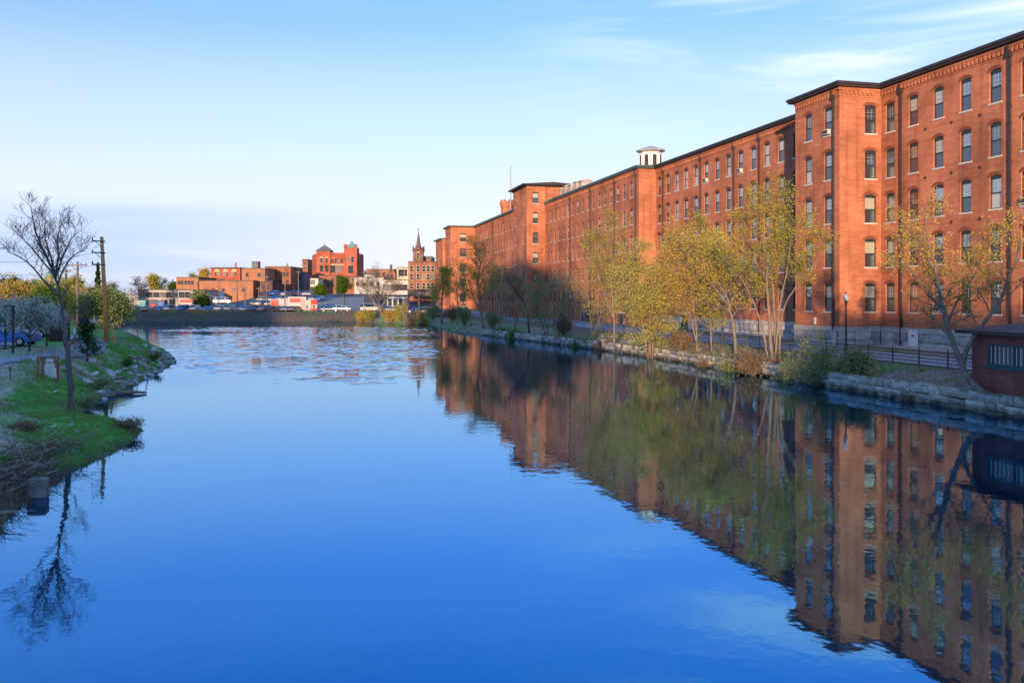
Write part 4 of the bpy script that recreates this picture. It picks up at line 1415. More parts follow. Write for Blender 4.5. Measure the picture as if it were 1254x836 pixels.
tree('bank_tree', 'thin leaning tree with amber leaves beside the green service cabinet', B,
     [([(0, 0, 0), rel(852, 395, 80, B), rel(846, 360, 80, B), rel(838, 325, 80, B), rel(832, 290, 80, B)], .12, 26, 2.5, .14),
      ([(.2, 0, .1), rel(846, 392, 80, B), rel(836, 365, 80, B), rel(822, 345, 80, B), rel(812, 322, 80, B)], .1, 20, 2.2, .2)],
     26, LF_A, BK_P, n2=9, l2=1.2, n3=3, l3=.4, leaf_n=9, leaf_s=0.072, spread=0.28, tw=.011, bare=.22)
B = gbase(796, 84.5)
tree('drooping_tree', 'wide drooping yellow-green tree whose branches hang over the river wall', B,
     [([(0, 0, 0), rel(795, 380, 84.5, B), rel(790, 340, 84, B), rel(778, 305, 84, B)], .24, 26, 2.6, .12),
      ([(.2, 0, .2), rel(804, 375, 84.5, B), rel(815, 340, 84.5, B), rel(828, 305, 84.5, B), rel(838, 285, 84.5, B)], .18, 24, 2.5, .12),
      ([(-.2, 0, .2), rel(784, 385, 84, B), rel(770, 355, 83.5, B), rel(762, 330, 83.5, B)], .14, 18, 2.2, .15),
      ([(0, -.2, .2), rel(797, 388, 83, B), rel(800, 360, 82, B), rel(803, 335, 81.5, B)], .12, 18, 2.0, .15)],
     27, LF_L, BK_P, n2=9, l2=1.3, n3=3, l3=.5, leaf_n=10, leaf_s=0.075, spread=0.28, up=.1, droop=.5, tw=.011, bare=.22)
B = gbase(752, 93)
tree('bank_tree', 'tall airy tree with thin yellow foliage left of the drooping tree', B,
     [([(0, 0, 0), rel(752, 385, 93, B), rel(748, 345, 93, B), rel(750, 305, 93, B), rel(745, 275, 93, B)], .17, 22, 2.6, .25),
      ([rel(752, 390, 93, B), rel(740, 360, 93, B), rel(733, 325, 93, B), rel(728, 295, 93, B)], .11, 16, 2.0, .25)],
     28, LF_O, BK_G, n2=8, l2=1.3, n3=3, l3=.5, leaf_n=7, leaf_s=0.075, spread=0.34, tw=.013, bare=.22)
B = gbase(700, 107)
tree('bare_tree', 'leafless grey sapling on the bank in front of the long mill', B,
     [([(0, 0, 0), rel(699, 390, 107, B), rel(695, 370, 107, B), rel(690, 345, 107, B)], .08, 10, 1.8, .3)],
     29, LF_B, BK_G, n2=5, l2=.9, n3=2, l3=.4, leaf_n=1, leaf_s=.06, tw=.012)
B = gbase(668, 117)
tree('willow', 'pale green willow with two white leaning stems below the long mill', B,
     [([(0, 0, 0), rel(660, 385, 117, B), rel(652, 368, 117, B), rel(648, 345, 117, B)], .13, 16, 2.0, .3),
      ([(.4, 0, 0), rel(666, 380, 117, B), rel(664, 358, 117, B), rel(660, 338, 117, B)], .12, 16, 2.0, .3)],
     30, LF_WI, BK_P, n2=6, l2=1.5, leaf_n=14, leaf_s=0.1, spread=.22, up=-.1, droop=.9, tw=.012)
B = gbase(648, 121)
tree('leaning_tree', 'dark bare tree leaning left in front of the stair tower', B,
     [([(0, 0, 0), rel(646, 385, 121, B), rel(640, 368, 121, B), rel(630, 355, 121, B), rel(622, 342, 121, B)], .2, 12, 2.4, .45)],
     31, LF_B, BK_D, n2=6, l2=1.2, n3=2, l3=.5, leaf_n=2, leaf_s=.07, tw=.013)
B = gbase(592, 141)
tree('bank_tree', 'tall thin-leaved tree in front of the far end of the long mill', B,
     [([(0, 0, 0), rel(588, 375, 141, B), rel(585, 345, 141, B), rel(588, 320, 141, B), rel(582, 303, 141, B)], .26, 26, 3.6, .3),
      ([rel(590, 385, 141, B), rel(578, 360, 141, B), rel(572, 335, 141, B)], .17, 16, 2.6, .25),
      ([rel(590, 385, 141, B), rel(600, 360, 142, B), rel(605, 335, 142, B)], .15, 16, 2.6, .25)],
     32, LF_O, BK_P, n2=7, l2=1.4, n3=2, l3=.6, leaf_n=8, leaf_s=0.09, spread=.35, tw=.016)
B = gbase(578, 150)
tree('leaning_tree', 'leafless pale trunk leaning left at the bend of the river wall', B,
     [([(0, 0, 0), rel(572, 380, 150, B), rel(564, 365, 150, B), rel(558, 350, 150, B)], .15, 9, 2.2, .5)],
     33, LF_B, BK_P, n2=5, l2=1.2, leaf_n=2, leaf_s=.09, tw=.015)
B = gbase(541, 171)
tree('bank_tree', 'dense olive tree at the foot of the mill end pavilion', B,
     [([(0, 0, 0), rel(541, 370, 171, B), rel(543, 350, 171, B), rel(540, 338, 171, B)], .28, 26, 3.4, .25)],
     34, LF_O, BK_G, n2=7, l2=1.5, leaf_n=18, leaf_s=0.14, spread=.4, tw=.018)
B = gbase(466, 212)
tree('bare_tree', 'spreading brown budding tree on the far bank below the white sheds', B,
     [([(0, 0, 0), rel(465, 372, 212, B), rel(464, 355, 212, B), rel(462, 338, 212, B)], .4, 24, 5.0, .25),
      ([rel(465, 378, 212, B), rel(478, 360, 212, B), rel(486, 345, 212, B)], .22, 14, 3.4, .2),
      ([rel(465, 378, 212, B), rel(452, 362, 212, B), rel(445, 350, 212, B)], .22, 14, 3.4, .2)],
     35, LF_B, BK_G, n2=8, l2=2.0, n3=3, l3=.9, leaf_n=2, leaf_s=.10, spread=.4, tw=.028)
B = gbase(422, 222)
tree('green_tree', 'bright green round tree on a slim trunk by the far car park ramp', B,
     [([(0, 0, 0), rel(422, 368, 222, B), rel(422, 357, 222, B), rel(421, 346, 222, B)], .22, 26, 2.3, .5)],
     36, LF_G, BK_D, n2=8, l2=1.2, leaf_n=20, leaf_s=0.17, spread=.4, tw=.02)
for px, D, yt, lf, bk_, lab, sd in [(560, 158, 325, LF_O, BK_G, 'thin olive tree left of the pale leaning trunk at the bend', 1), (612, 133, 330, LF_WI, BK_G, 'slender grey-green tree between the bend and the stair tower', 2),
                                   (630, 127, 345, LF_B, BK_P, 'small budding tree in front of the stair tower', 3), (684, 113, 340, LF_WI, BK_P, 'slim pale willow right of the white leaning stems', 4), (722, 101, 318, LF_O, BK_G, 'slender young tree left of the tall airy tree', 5)]:
    B = gbase(px, D)
    h = az(yt, D) - B[2]
    tree('bank_tree', lab, B, [([(0, 0, 0), (.2, 0, h * .3), (-.2, .1, h * .65), (.1, 0, h)], .14, 22, h * .3, .25), ([(.1, 0, h * .15), (h * .12, 0, h * .45), (h * .2, 0, h * .8)], .09, 12, h * .22, .25)],
         sd + 140, lf, bk_, n2=6, l2=h * .14, n3=2, l3=.5, leaf_n=4, leaf_s=.09, spread=.3, tw=.014, bare=.25, droop=.4 if lf is LF_WI else 0)
# tangled growth where the river bends, golden in the last sun
for px, D, h, w_, lf, lab in [(443, 207, 2.2, 1.6, LF_A, 'low amber bush at the left end of the tangled far bank'), (452, 205, 2.6, 2.0, LF_O, 'olive bush below the spreading brown tree'),
                              (476, 200, 2.4, 2.2, LF_A, 'golden reedy bush right of the spreading brown tree'), (490, 197, 4.2, 2.2, LF_O, 'tall yellow-green bush in front of the parked cars'),
                              (505, 194, 2.6, 2.2, LF_B, 'brown leafless thicket at the water below the brick warehouse'), (517, 191, 3.4, 2.0, LF_A, 'golden reed clump beside the pale broken trunk'),
                              (530, 185, 2.8, 2.2, LF_WI, 'grey-green bush right of the pale broken trunk'), (553, 164, 2.6, 2.4, LF_B, 'dull brown thicket below the mill end pavilion'),
                              (569, 152, 3.0, 2.0, LF_WI, 'rounded grey-green bush at the start of the stone wall'), (612, 131.5, 1.5, 1.2, LF_G, 'small bright green bush low on the far river wall'),
                              (632, 124, 1.8, 1.2, LF_G, 'small green bush beside the far lane fence'), (712, 104, 1.3, 1.2, LF_G, 'small green shrub above the round drain'),
                              (832, 82.5, 1.3, 1.3, LF_B, 'low brown scrub on the wall right of the drooping tree'), (868, 74.5, 1.2, 1.3, LF_B, 'dry tan scrub at the foot of the slim young tree'),
                              (893, 70.5, 1.3, 1.4, LF_WI, 'grey-green scrub below the golden rounded tree'), (922, 66, 1.1, 1.3, LF_B, 'brown twiggy scrub above the sluice mouth'),
                              (968, 62.0, 1.2, 1.3, LF_WI, 'low green scrub between the multi-stemmed tree and the bushy shrub'), (1045, 56.5, 1.0, 1.3, LF_WI, 'low weedy scrub right of the bushy shrub on the wall'),
                              (1128, 49.8, .8, 1.1, LF_B, 'low dry scrub on the wall left of the leaning tree'), (742, 97.5, 1.6, 1.5, LF_B, 'brown scrub over the wall just right of the round drain'),
                              (690, 112, 1.7, 1.4, LF_B, 'brown scrub beside the leafless grey sapling'), (603, 137, 2.2, 1.6, LF_WI, 'grey-green scrub below the tall thin-leaved tree')]:
    B = gbase(px, D)
    rr_ = random.Random(int(px))
    tree('bank_bush', lab, B, [([(0, 0, 0), (dx * .5, dy * .5, h * .5), (dx, dy, h * rr_.uniform(.7, 1))], .06, 9, w_ * .6, .1) for dx, dy in [(rr_.uniform(-w_, w_) * .6, rr_.uniform(-w_, w_) * .4) for _ in range(7)]],
         int(px) + 3, lf, BK_G, n2=5, l2=.8, leaf_n=7, leaf_s=.12 if D > 150 else .09, spread=.3, cat='bush', tw=.016, bare=.2)
B = gbase(516, 190)
tree('broken_trunk', 'pale broken trunk standing at the water on the far bank', (B[0], B[1], .2), [([(0, 0, 0), (-.2, 0, 2.2), (-.6, .1, 4.4), (-.4, .2, 5.6)], .3, 3, 1.6, .6)], 41, LF_B, BK_P, n2=2, l2=.6, leaf_n=0)
B = gbase(500, 190)
tree('broken_trunk', 'pale fallen trunk leaning left out of the golden thicket', (B[0], B[1], .6), [([(0, 0, 0), (-1.3, 0, 1.9), (-2.6, .1, 4.4), (-3.2, .2, 5.6)], .2, 3, 1.6, .6)], 42, LF_B, BK_P, n2=2, l2=.6, leaf_n=0)

# ---------------------------------------------------------------- park side
TRAIL = mat('trail_asphalt', (.24, .25, .28), .9, .2, noise=1.0, vary=.2, bump=.2, bscale=20)
tp = [(-33.0, 26), (-31.0, 36), (-29.8, 44), (-29.4, 50), (-29.6, 56), (-30.6, 62), (-32.6, 68), (-35.5, 74), (-40, 80), (-46, 87), (-54, 95)]
tp = [tuple(v) for v in catmull([(x, y, 0) for x, y in tp], 5)]
strip('path', [(x - 1.35, y) for x, y, _ in tp], [(x + 1.35, y) for x, y, _ in tp], TRAIL, .05, 6)
strip('car_park', [(-72, 52), (-72, 58), (-72, 64), (-72, 70)], [(-36.5, 52), (-36.5, 58), (-36.5, 64), (-37.5, 70)], ASPH, .07, 18)

# the bare tree on the bank
B = (-21.3, 42.6, hz(-21.3, 42.6) - .1)
tree('bare_tree', 'leafless dark tree rising from the grassy bank on the left', B,
     [([(0, 0, 0), rel(83, 440, 42.6, B), rel(80, 405, 42.6, B), rel(75, 375, 42.6, B), rel(68, 340, 42.5, B), rel(62, 322, 42.4, B)], .2, 6, 1.1, .5),
      ([rel(66, 332, 42.5, B), rel(57, 315, 42.3, B), rel(46, 290, 42, B), rel(40, 268, 42, B), rel(38, 254, 42, B)], .085, 12, 1.15, .1),
      ([rel(67, 336, 42.5, B), rel(62, 312, 42.6, B), rel(55, 290, 42.7, B), rel(56, 268, 42.8, B)], .075, 11, 1.1, .1),
      ([rel(68, 338, 42.5, B), rel(71, 315, 42.3, B), rel(70, 292, 42.2, B), rel(76, 274, 42.2, B)], .075, 11, 1.1, .1),
      ([rel(68, 340, 42.5, B), rel(78, 312, 42.1, B), rel(88, 292, 42, B), rel(96, 284, 42, B)], .065, 10, 1.0, .15),
      ([rel(70, 348, 42.5, B), rel(80, 326, 42.8, B), rel(92, 312, 43, B), rel(104, 306, 43, B)], .06, 9, .9, .2),
      ([rel(72, 362, 42.5, B), rel(55, 345, 42.2, B), rel(38, 325, 42, B), rel(22, 314, 42, B), rel(8, 308, 42, B)], .07, 10, .9, .25),
      ([rel(66, 335, 42.5, B), rel(50, 318, 42.2, B), rel(32, 296, 42, B), rel(20, 286, 42, B)], .06, 10, .9, .25),
      ([rel(84, 425, 42.6, B), rel(92, 412, 42.8, B), rel(95, 398, 43, B), rel(104, 385, 43, B)], .06, 6, .8, .3)],
     51, LF_B, bark('bark_slate', (.12, .105, .105)), n2=5, l2=.75, n3=3, l3=.4, leaf_n=1, leaf_s=.016, spread=.03, up=.55, tw=.0075)
# utility pole with three arms, leaning brace and guy wires
WOODP = mat('pole_wood_sunlit', (.58, .25, .07), .85, .2, noise=2, vary=.3, bump=.4, bscale=12, stretch=(4, 4, .3))  # orange sunlight put into the wood colour; the pole itself stands in shade
B = gbase(131, 72.6, 0)
up_ = thing('utility_pole', 'tall timber utility pole, coloured sunlit orange, on the point', 'utility pole', B)
tp_ = rel(124.5, 290, 72.6, B)
MB().tube([(0, 0, -.3), (tp_[0] * .5, 0, tp_[2] * .5), tp_], [.2, .175, .14], 10).build('pole', WOODP, up_, smooth=True)
for k, py in enumerate((295.5, 309.5, 324)):
    q = rel(118.5, py, 72.6, B)
    am = MB()
    am.tube([(q[0] + .75, -.12, q[2] - .02), (q[0] - .35, -.12, q[2] + .02)], .055, 6)
    am.tube([(q[0] + .35, -.1, q[2] - .4), (q[0] - .1, -.12, q[2])], .025, 4)
    ar = am.build('crossarm', SPOUT, up_)
    MB().lathe([(.03, .04), (.06, .1), (.06, .16), (.02, .26)], 8, q[0] - .3, -.12).build('insulator', SPOUT, ar).location = (0, 0, q[2] + .02)
br = rel(140, 418, 71.5, B)
bp_ = thing('leaning_post', 'short yellow leaning timber post beside the utility pole', 'post', tuple(Vector(B) + Vector((br[0], br[1], -.05))))
MB().tube([(0, 0, 0), rel(136, 398, 71.5, bp_.location)], [.11, .09], 8).build('post', mat('yellow_wood', (.50, .28, .06), .8, .2, noise=3, vary=.25), bp_)
MB().lathe([(.1, 0), (.12, .05), (.1, .1)], 8).build('cap', mat('yellow_wood', ()), bp_).location = rel(136, 398, 71.5, bp_.location)
for k, (px, py, D, px2, py2) in enumerate([(171, 412, 82, 163, 397), (183, 420, 80, 173, 396)]):
    gx_ = at(px2, py2, D)
    B2 = at(px, py, D)
    rd = thing('driftwood_pole', ['thin grey driftwood pole standing on the tip of the bank, left of two', 'thin grey driftwood pole standing on the tip of the bank, right of two'][k], 'pole', tuple(B2))
    MB().tube([(0, 0, -.6), tuple((gx_ - B2) * .5 + Vector((.04, 0, 0))), tuple(gx_ - B2)], [.06, .045, .02], 6).build('stick', BK_G, rd)
    MB().tube([tuple((gx_ - B2) * .6), tuple((gx_ - B2) * .8 + Vector((.3, 0, .15)))], [.025, .01], 5).build('twig', BK_G, rd)
# wires from the pole off to the left
for k, (py0, py1) in enumerate(((295, 297), (309, 316), (324, 333))):
    a, c = at(115.5, py0 + .5, 72.6), at(-60, py1, 60)
    pts = [a.lerp(c, t / 10) + Vector((0, 0, -.5 * 4 * (t / 10) * (1 - t / 10))) for t in range(11)]
    wr = MB().tube([p - a for p in pts], .013, 4).build('overhead_wire', SPOUT, loc=tuple(a), label=['uppermost wire from the utility pole to the left', 'middle wire from the utility pole to the left', 'lowest wire from the utility pole to the left'][k], cat='wire', group='wires of the utility pole')
# grey poles farther back
def grey_pole(label, px, ytop, D, arm=1.2, ybot=None):
    B = gbase(px, D, 0)
    h = az(ytop, D) - B[2]
    t = thing('utility_pole', label, 'utility pole', B)
    GP = mat('weathered_pole', (.15, .135, .125), .85, .2, noise=2, vary=.3)
    MB().tube([(0, 0, -.2), (0, 0, h)], [.17, .12], 8).build('pole', GP, t)
    am = MB()
    am.box(-arm, arm, -.2, -.1, h - .55, h - .4)
    am.tube([(-arm * .6, -.15, h - .5), (0, -.1, h - 1.1)], .03, 4)
    am.tube([(arm * .6, -.15, h - .5), (0, -.1, h - 1.1)], .03, 4)
    a = am.build('crossarm', GP, t)
    for x in (-arm * .9, -arm * .4, arm * .4, arm * .9): MB().lathe([(.04, h - .4), (.07, h - .3), (.03, h - .18)], 6, x, -.15).build('insulator', SPOUT, a)
    return t
grey_pole('weathered grey utility pole with crossarm behind the bare tree', 95, 320, 105)
grey_pole('distant grey utility pole left of the crossarmed pole', 81, 329, 150, .9)
def town_pole(label, px, ytop, D):
    grey_pole(label, px, ytop, D, .8)
# flowering trees, shrubs, amber and lime trees of the park
for px, D, yt, w_, lab in [(6, 62, 376, 1.9, 'white blossoming tree at the left edge behind the parked blue car'), (36, 60, 379, 2.0, 'white blossoming tree right of the blue car'), (57, 66, 384, 1.5, 'small pale blossoming tree behind the red frame')]:
    B = gbase(px, D, 0)
    h = az(yt, D) - B[2]
    tree('blossom_tree', lab, B, [([(0, 0, 0), (.05, 0, h * .35), (-.05, 0, h * .7), (0, 0, h * .92)], .09, 34, w_, .36)] + [([(0, 0, h * .33), (math.cos(a) * w_ * .4, math.sin(a) * w_ * .4, h * .6), (math.cos(a) * w_ * .6, math.sin(a) * w_ * .6, h * .85)], .05, 14, w_ * .6, .2) for a in (0, 2.1, 4.2)],
         int(px) + 60, LF_W, BK_D, n2=6, l2=.6, leaf_n=9, leaf_s=.07, spread=.22, tw=.012, group='blossoming trees in the riverside park')
B = gbase(107, 58, 0)
h = az(397, 58) - B[2]
tree('evergreen_shrub', 'dark green young shrub beside the path', B, [([(0, 0, 0), (.02, 0, h * .5), (0, 0, h)], .05, 46, .95, .12)], 71, LF_D, BK_D, n2=6, l2=.4, leaf_n=12, leaf_s=.05, spread=.12, up=.2, tw=.008, cat='shrub')
for px, D, yt, yb, w_, lf, lab, sd in [(64, 118, 346, 398, 3.6, LF_L, 'bright lime green tree behind the bare tree', 1), (58, 96, 364, 402, 3.0, LF_G, 'dull green tree in front of the lime tree', 8), (18, 112, 352, 396, 4.4, LF_A, 'amber-leaved tree at the left edge in front of the brick row', 2), (40, 125, 360, 396, 3.4, LF_B, 'brownish budding tree between the amber and lime trees', 3),
                                   (127, 103, 352, 402, 3.2, LF_WI, 'soft pale green willow behind the utility pole', 4), (142, 112, 362, 404, 2.2, LF_WI, 'smaller pale green willow overhanging the water right of the utility pole', 5), (106, 125, 368, 398, 2.6, LF_O, 'olive bush-like tree left of the willow', 6)]:
    B = gbase(px, D, 0)
    h = max(az(yt, D) - B[2], 2.5)
    tree('park_tree', lab, B, [([(0, 0, 0), (.1, 0, h * .3), (-.1, 0, h * .65), (0, 0, h * .9)], .2, 34, w_, .2)] + [([(0, 0, h * .2), (math.cos(a) * w_ * .4, math.sin(a) * w_ * .4, h * .5), (math.cos(a) * w_ * .6, math.sin(a) * w_ * .6, h * .75)], .1, 18, w_ * .6, .15) for a in (.3, 2.4, 4.4)],
         sd + 80, lf, BK_D, n2=7, l2=1.1, leaf_n=11, leaf_s=.11, spread=.4, tw=.018, droop=.5 if lf is LF_WI else 0)
B = gbase(120, 190, 0)
h = az(322, 190) - B[2]
cf_ = thing('conifer', 'dark pointed spruce behind the utility pole', 'tree', B)
MB().tube([(0, 0, 0), (0, 0, h)], [.35, .05], 6).build('trunk', BK_D, cf_)
r_ = np.random.default_rng(5)
cs = []
for k in range(2600):
    f = r_.uniform(.12, 1)
    rad = (1 - f) * 2.6 * (0.75 + .25 * math.sin(f * 60)) * math.sqrt(r_.uniform(.1, 1)) + .1
    a = r_.uniform(0, 6.283)
    cs.append((rad * math.cos(a), rad * math.sin(a), f * h - rad * .25))
link('crown', leaves_mesh('crown', np.array(cs), .22, LF_D, r_), cf_)
# red steel frame with white board
REDP = mat('red_primer', (.30, .06, .05), .6, .3, noise=3, vary=.3)
B = gbase(59.5, 48.6, 0)
fr_ = thing('steel_frame', 'red painted steel frame standing on the bare bank by the path', 'frame', B, R(12))
for x, y, hh_ in ((-.47, -.25, 1.25), (-.17, -.35, .95), (.47, .1, 1.3), (-.42, .35, 1.2), (.5, -.2, 1.05)):
    MB().box(x - .03, x + .03, y - .03, y + .03, -.1, hh_).build('upright', REDP, fr_)
for x0, x1, y, z in ((-.5, .5, .0, 1.2), (-.47, -.17, -.3, .25), (-.47, .5, -.2, .9), (-.47, -.15, -.3, .1)):
    MB().box(x0, x1, y - .025, y + .025, z, z + .05).build('crossbar', REDP, fr_)
B2 = gbase(60.5, 49.4, 0)
bd = thing('white_boulder', 'upright pale stone slab standing behind the red frame', 'stone', B2, .3)
sl_ = MB().prism([(-.26, -.1), (.36, -.1), (.30, .35), (.16, .98), (-.16, 1.0), (-.22, .5)], -.09, .1).mesh('slab', mat('pale_stone', (.62, .64, .66), .8, .2, noise=3, vary=.15, bump=.5, bscale=10))
link('slab', bevel_mesh(sl_, .04, 2), bd)
# cube of old concrete in the shallows
B3 = at(47, 600, 26.2)
cbk = MB().box(-.24, .24, -.24, .24, -.5, .50)
me = bevel_mesh(cbk.mesh('concrete_block', mat('weathered_pier', (.17, .15, .135), .9, .15, noise=2.5, vary=.5, bump=.8, bscale=9)), .03, 2)
link('concrete_block', me, None, (ax(47, 25.9), 25.9, 0.02), .25, None, 'square grey concrete block standing in the shallows by the brush', 'block')
# lamp over the car park, mile post and bollards
B = gbase(16, 58, 0)
ls = thing('car_park_lamp', 'black angled car park lamp above the blossoming trees', 'lamp post', B)
h = az(375.5, 58) - B[2]
MB().box(-.06, .06, -.06, .06, 0, h).build('post', FRAME, ls)
MB().box(-.62, .1, -.1, .1, h + .001, h + .09).build('arm', FRAME, ls)
B = gbase(91.3, 68, 0)
ml = thing('trail_marker', 'short white trail marker with orange base by the path', 'marker', B)
MB().lathe([(.16, 0), (.16, .55), (.14, .6)], 10).build('base', mat('marker_orange', (.45, .2, .1), .7, .3, noise=3, vary=.2), ml)
MB().lathe([(.12, .59), (.12, 1.15), (.02, 1.3)], 10).build('top', WHITE, ml)
B = gbase(72, 74, 0)
kx_ = thing('info_kiosk', 'dark timber kiosk under an orange-brown roof beyond the path', 'kiosk', B)
MB().box(-.6, .7, -.5, .5, 0, 1.7).build('body', mat('dark_timber', (.05, .035, .03), .85, .2, noise=3, vary=.3), kx_)
MB().prism([(-1.0, 1.7), (1.1, 1.7), (.05, 2.7)], -.9, .9).build('roof', mat('shake_roof', (.25, .12, .06), .9, .1, noise=3, vary=.3), kx_)
B = gbase(12.5, 46.5, 0)
sg = thing('trail_sign', 'small grey box on a thin post by the path at the left edge', 'sign', B)
MB().box(-.02, .02, -.02, .02, -.1, .6).build('post', FRAME, sg)
MB().box(-.13, .13, -.05, .05, .601, .72).build('box', mat('galvanised', ()), sg)
# driftwood plank at the water's edge
B = at(151, 480, 53)
dw = thing('driftwood_log', 'pale driftwood log lying at the water edge of the rubble bank', 'log', (B.x, B.y, .05), .35)
MB().tube([(-1.2, 0, .02), (-.3, .05, .08), (.6, 0, .08), (1.3, -.08, .02)], [.07, .12, .11, .05], 8).build('trunk', BK_P, dw)
MB().tube([(.3, 0, .1), (.5, .25, .28)], [.04, .02], 5).build('branch_stub', BK_P, dw)

# rubble on the bank, stone by stone
for k in range(150):
    y = srnd.uniform(50, 86)
    x = np.interp(y, [44.6, 48.8, 53.1, 57.5, 66.3, 77.7, 85.4], [-21.8, -23, -23.8, -24.8, -27, -29.9, -32.7]) - abs(srnd.gauss(0, 1)) * 1.3 + .05
    rock(x, y, srnd.uniform(.2, .75))
for k in range(40):
    y = srnd.uniform(34, 52)
    rock(srnd.uniform(-27, -17) if y > 44 else srnd.uniform(-22, -16.2), y, srnd.uniform(.08, .26))
for k, (x_, y_, h_, lf, lab) in enumerate([(-22.6, 46.5, .7, LF_WI, 'pale weed clump just behind the bare tree trunk'), (-24.6, 52.5, .8, LF_WI, 'pale weed clump above the driftwood log'), (-28.0, 64, .9, LF_G, 'leafy weed clump high on the rubble bank'), (-30.2, 74, .8, LF_G, 'leafy weed clump near the tip of the rubble bank'),
                                        (-18.9, 34.5, .45, LF_B, 'dry brown weed clump on the spit behind the brush'), (-16.3, 37.6, .55, LF_B, 'dry reedy clump at the tip of the grassy spit')]):
    h_ *= .7
    B = (x_, y_, hz(x_, y_) - .03)
    rr_ = random.Random(k + 400)
    tree('weed_clump', lab, B, [([(0, 0, 0), (dx * .5, dy * .5, h_ * .5), (dx, dy, h_ * rr_.uniform(.6, 1))], .015, 8, h_ * .5, .1) for dx, dy in [(rr_.uniform(-.6, .6), rr_.uniform(-.6, .6)) for _ in range(8)]],
         k + 410, lf, BK_G, n2=4, l2=.25, leaf_n=4, leaf_s=.04, spread=.12, cat='weeds', tw=.006)
# grass, weeds and dead brush: countless
def blades(name, n, region, hmin, hmax, m, seed, keep, bend=.4, wid=.012):
    r = np.random.default_rng(seed)
    x = r.uniform(region[0], region[1], n)
    y = r.uniform(region[2], region[3], n)
    d, s = river_dist(x, y)
    k = keep(x, y, d, s, r)
    x, y, d = x[k], y[k], d[k]
    z = height(x, y)
    n = len(x)
    h = r.uniform(hmin, hmax, n)
    a = r.uniform(0, 6.283, n)
    dx, dy = np.cos(a), np.sin(a)
    b_ = r.normal(0, bend, (n, 2)) * h[:, None]
    p0 = np.stack([x - dx * wid, y - dy * wid, z - .03], 1)
    p1 = np.stack([x + dx * wid, y + dy * wid, z - .03], 1)
    p2 = np.stack([x + b_[:, 0], y + b_[:, 1], z + h], 1)
    link(name, np_mesh(name, np.stack([p0, p1, p2], 1).reshape(-1, 3), 3, m), kind='stuff')
GR_A = leaf_mat('grass_green', (.12, .33, .06), (.17, .30, .07))
GR_B = leaf_mat('grass_dry', (.30, .24, .14), (.20, .15, .09))
blades('spit_grass', 42000, (-26, -14.5, 28, 47), .03, .12, GR_A, 1, lambda x, y, d, s, r: (d > .15) & (s == 2) & (vnoise(x, y, .5, 4) * .6 + vnoise(x, y, 1.6, 5) * .5 < .35) & (d < 3.3 + vnoise(x, y, .5, 4) * 1.2), wid=.018)
blades('bank_weeds', 30000, (-38, -23, 47, 88), .05, .22, GR_A, 2, lambda x, y, d, s, r: (d > .3) & (s == 2) & (d < 4.2 + vnoise(x, y, .5, 9)) & (vnoise(x, y, .5, 4) * .6 + vnoise(x, y, 1.6, 5) * .5 < .22), wid=.03)
blades('park_lawn', 18000, (-60, -30, 40, 100), .04, .1, GR_A, 3, lambda x, y, d, s, r: (s == 2) & (d > 10) & (np.abs(x + 30.2) > 2.2), wid=.03)
blades('spit_reeds', 2600, (-21, -14.8, 29, 43), .15, .65, GR_B, 4, lambda x, y, d, s, r: (s == 2) & (d > -.12) & (d < .5) & (r.random(len(x)) < np.exp(-((x + 16) ** 2 + (y - 38.5) ** 2) / 9) * .9 + .12), .35, .008)
blades('near_reeds', 900, (-15.5, -12.2, 20, 25.5), .2, .7, GR_B, 5, lambda x, y, d, s, r: (s == 2) & (d > -.1) & (d < .8), .35, .01)
blades('wall_grass', 26000, (8, 32, 30, 110), .06, .24, GR_A, 6, lambda x, y, d, s, r: (s == 0) & (d > 1.1) & (d < 6.0) & (vnoise(x, y, .5, 4) * .6 + vnoise(x, y, 1.6, 5) * .5 > -.05), wid=.03)
blades('wall_dry_grass', 22000, (8, 32, 30, 110), .08, .42, GR_B, 7, lambda x, y, d, s, r: (s == 0) & (d > .9) & (d < 5.2), wid=.02)
blades('far_bank_grass', 12000, (-105, -36, 210, 226), .15, .5, GR_A, 8, lambda x, y, d, s, r: (s == 1) & (d > 2.2) & (d < 4.5) & (vnoise(x, y, .12, 6) > -.1), wid=.06)
r_ = np.random.default_rng(12)
vv = []
seg = [(Vector(RIGHT[i]), Vector(RIGHT[i + 1])) for i in range(2, 8)]
for k in range(1300):
    a_, c_ = seg[r_.integers(len(seg))]
    p_ = a_.lerp(c_, r_.random())
    zt_ = r_.choice([.16, .55, .95, .98, .98]) + r_.normal(0, .03)
    for q_ in range(r_.integers(5, 16)):
        x_, y_ = p_.x + r_.normal(0, .12), p_.y + r_.normal(0, .12)
        h_ = r_.uniform(.08, .3)
        vv += [(x_ - .012, y_, zt_), (x_ + .012, y_ + .01, zt_), (x_ + r_.normal(-.1, .1), y_ + r_.normal(-.02, .1), zt_ + h_ * r_.uniform(-.5, 1))]
link('wall_weeds', np_mesh('wall_weeds', np.array(vv), 3, leaf_mat('weed_mix', (.09, .13, .03), (.20, .17, .08))), kind='stuff')
br_ = MB()
rb_ = random.Random(5)
for k in range(900):
    t_ = rb_.uniform(-26, 62)
    x_, y_ = offs(rb_.uniform(-11.0, -7.2), t_)
    if river_dist(x_, y_)[0] < 1.0: continue
    z_ = hz(x_, y_)
    a_ = rb_.uniform(0, 6.283)
    L_ = rb_.uniform(.2, .9)
    p1 = Vector((x_, y_, z_))
    p2 = p1 + Vector((math.cos(a_) * L_ * .35, math.sin(a_) * L_ * .35, L_ * rb_.uniform(.3, .8)))
    p3 = p2 + Vector((rb_.gauss(0, .2), rb_.gauss(0, .2), L_ * .25))
    br_.tube([p1, p2, p3], [.012, .009, .004], 3, m=rb_.randrange(2), cap=False)
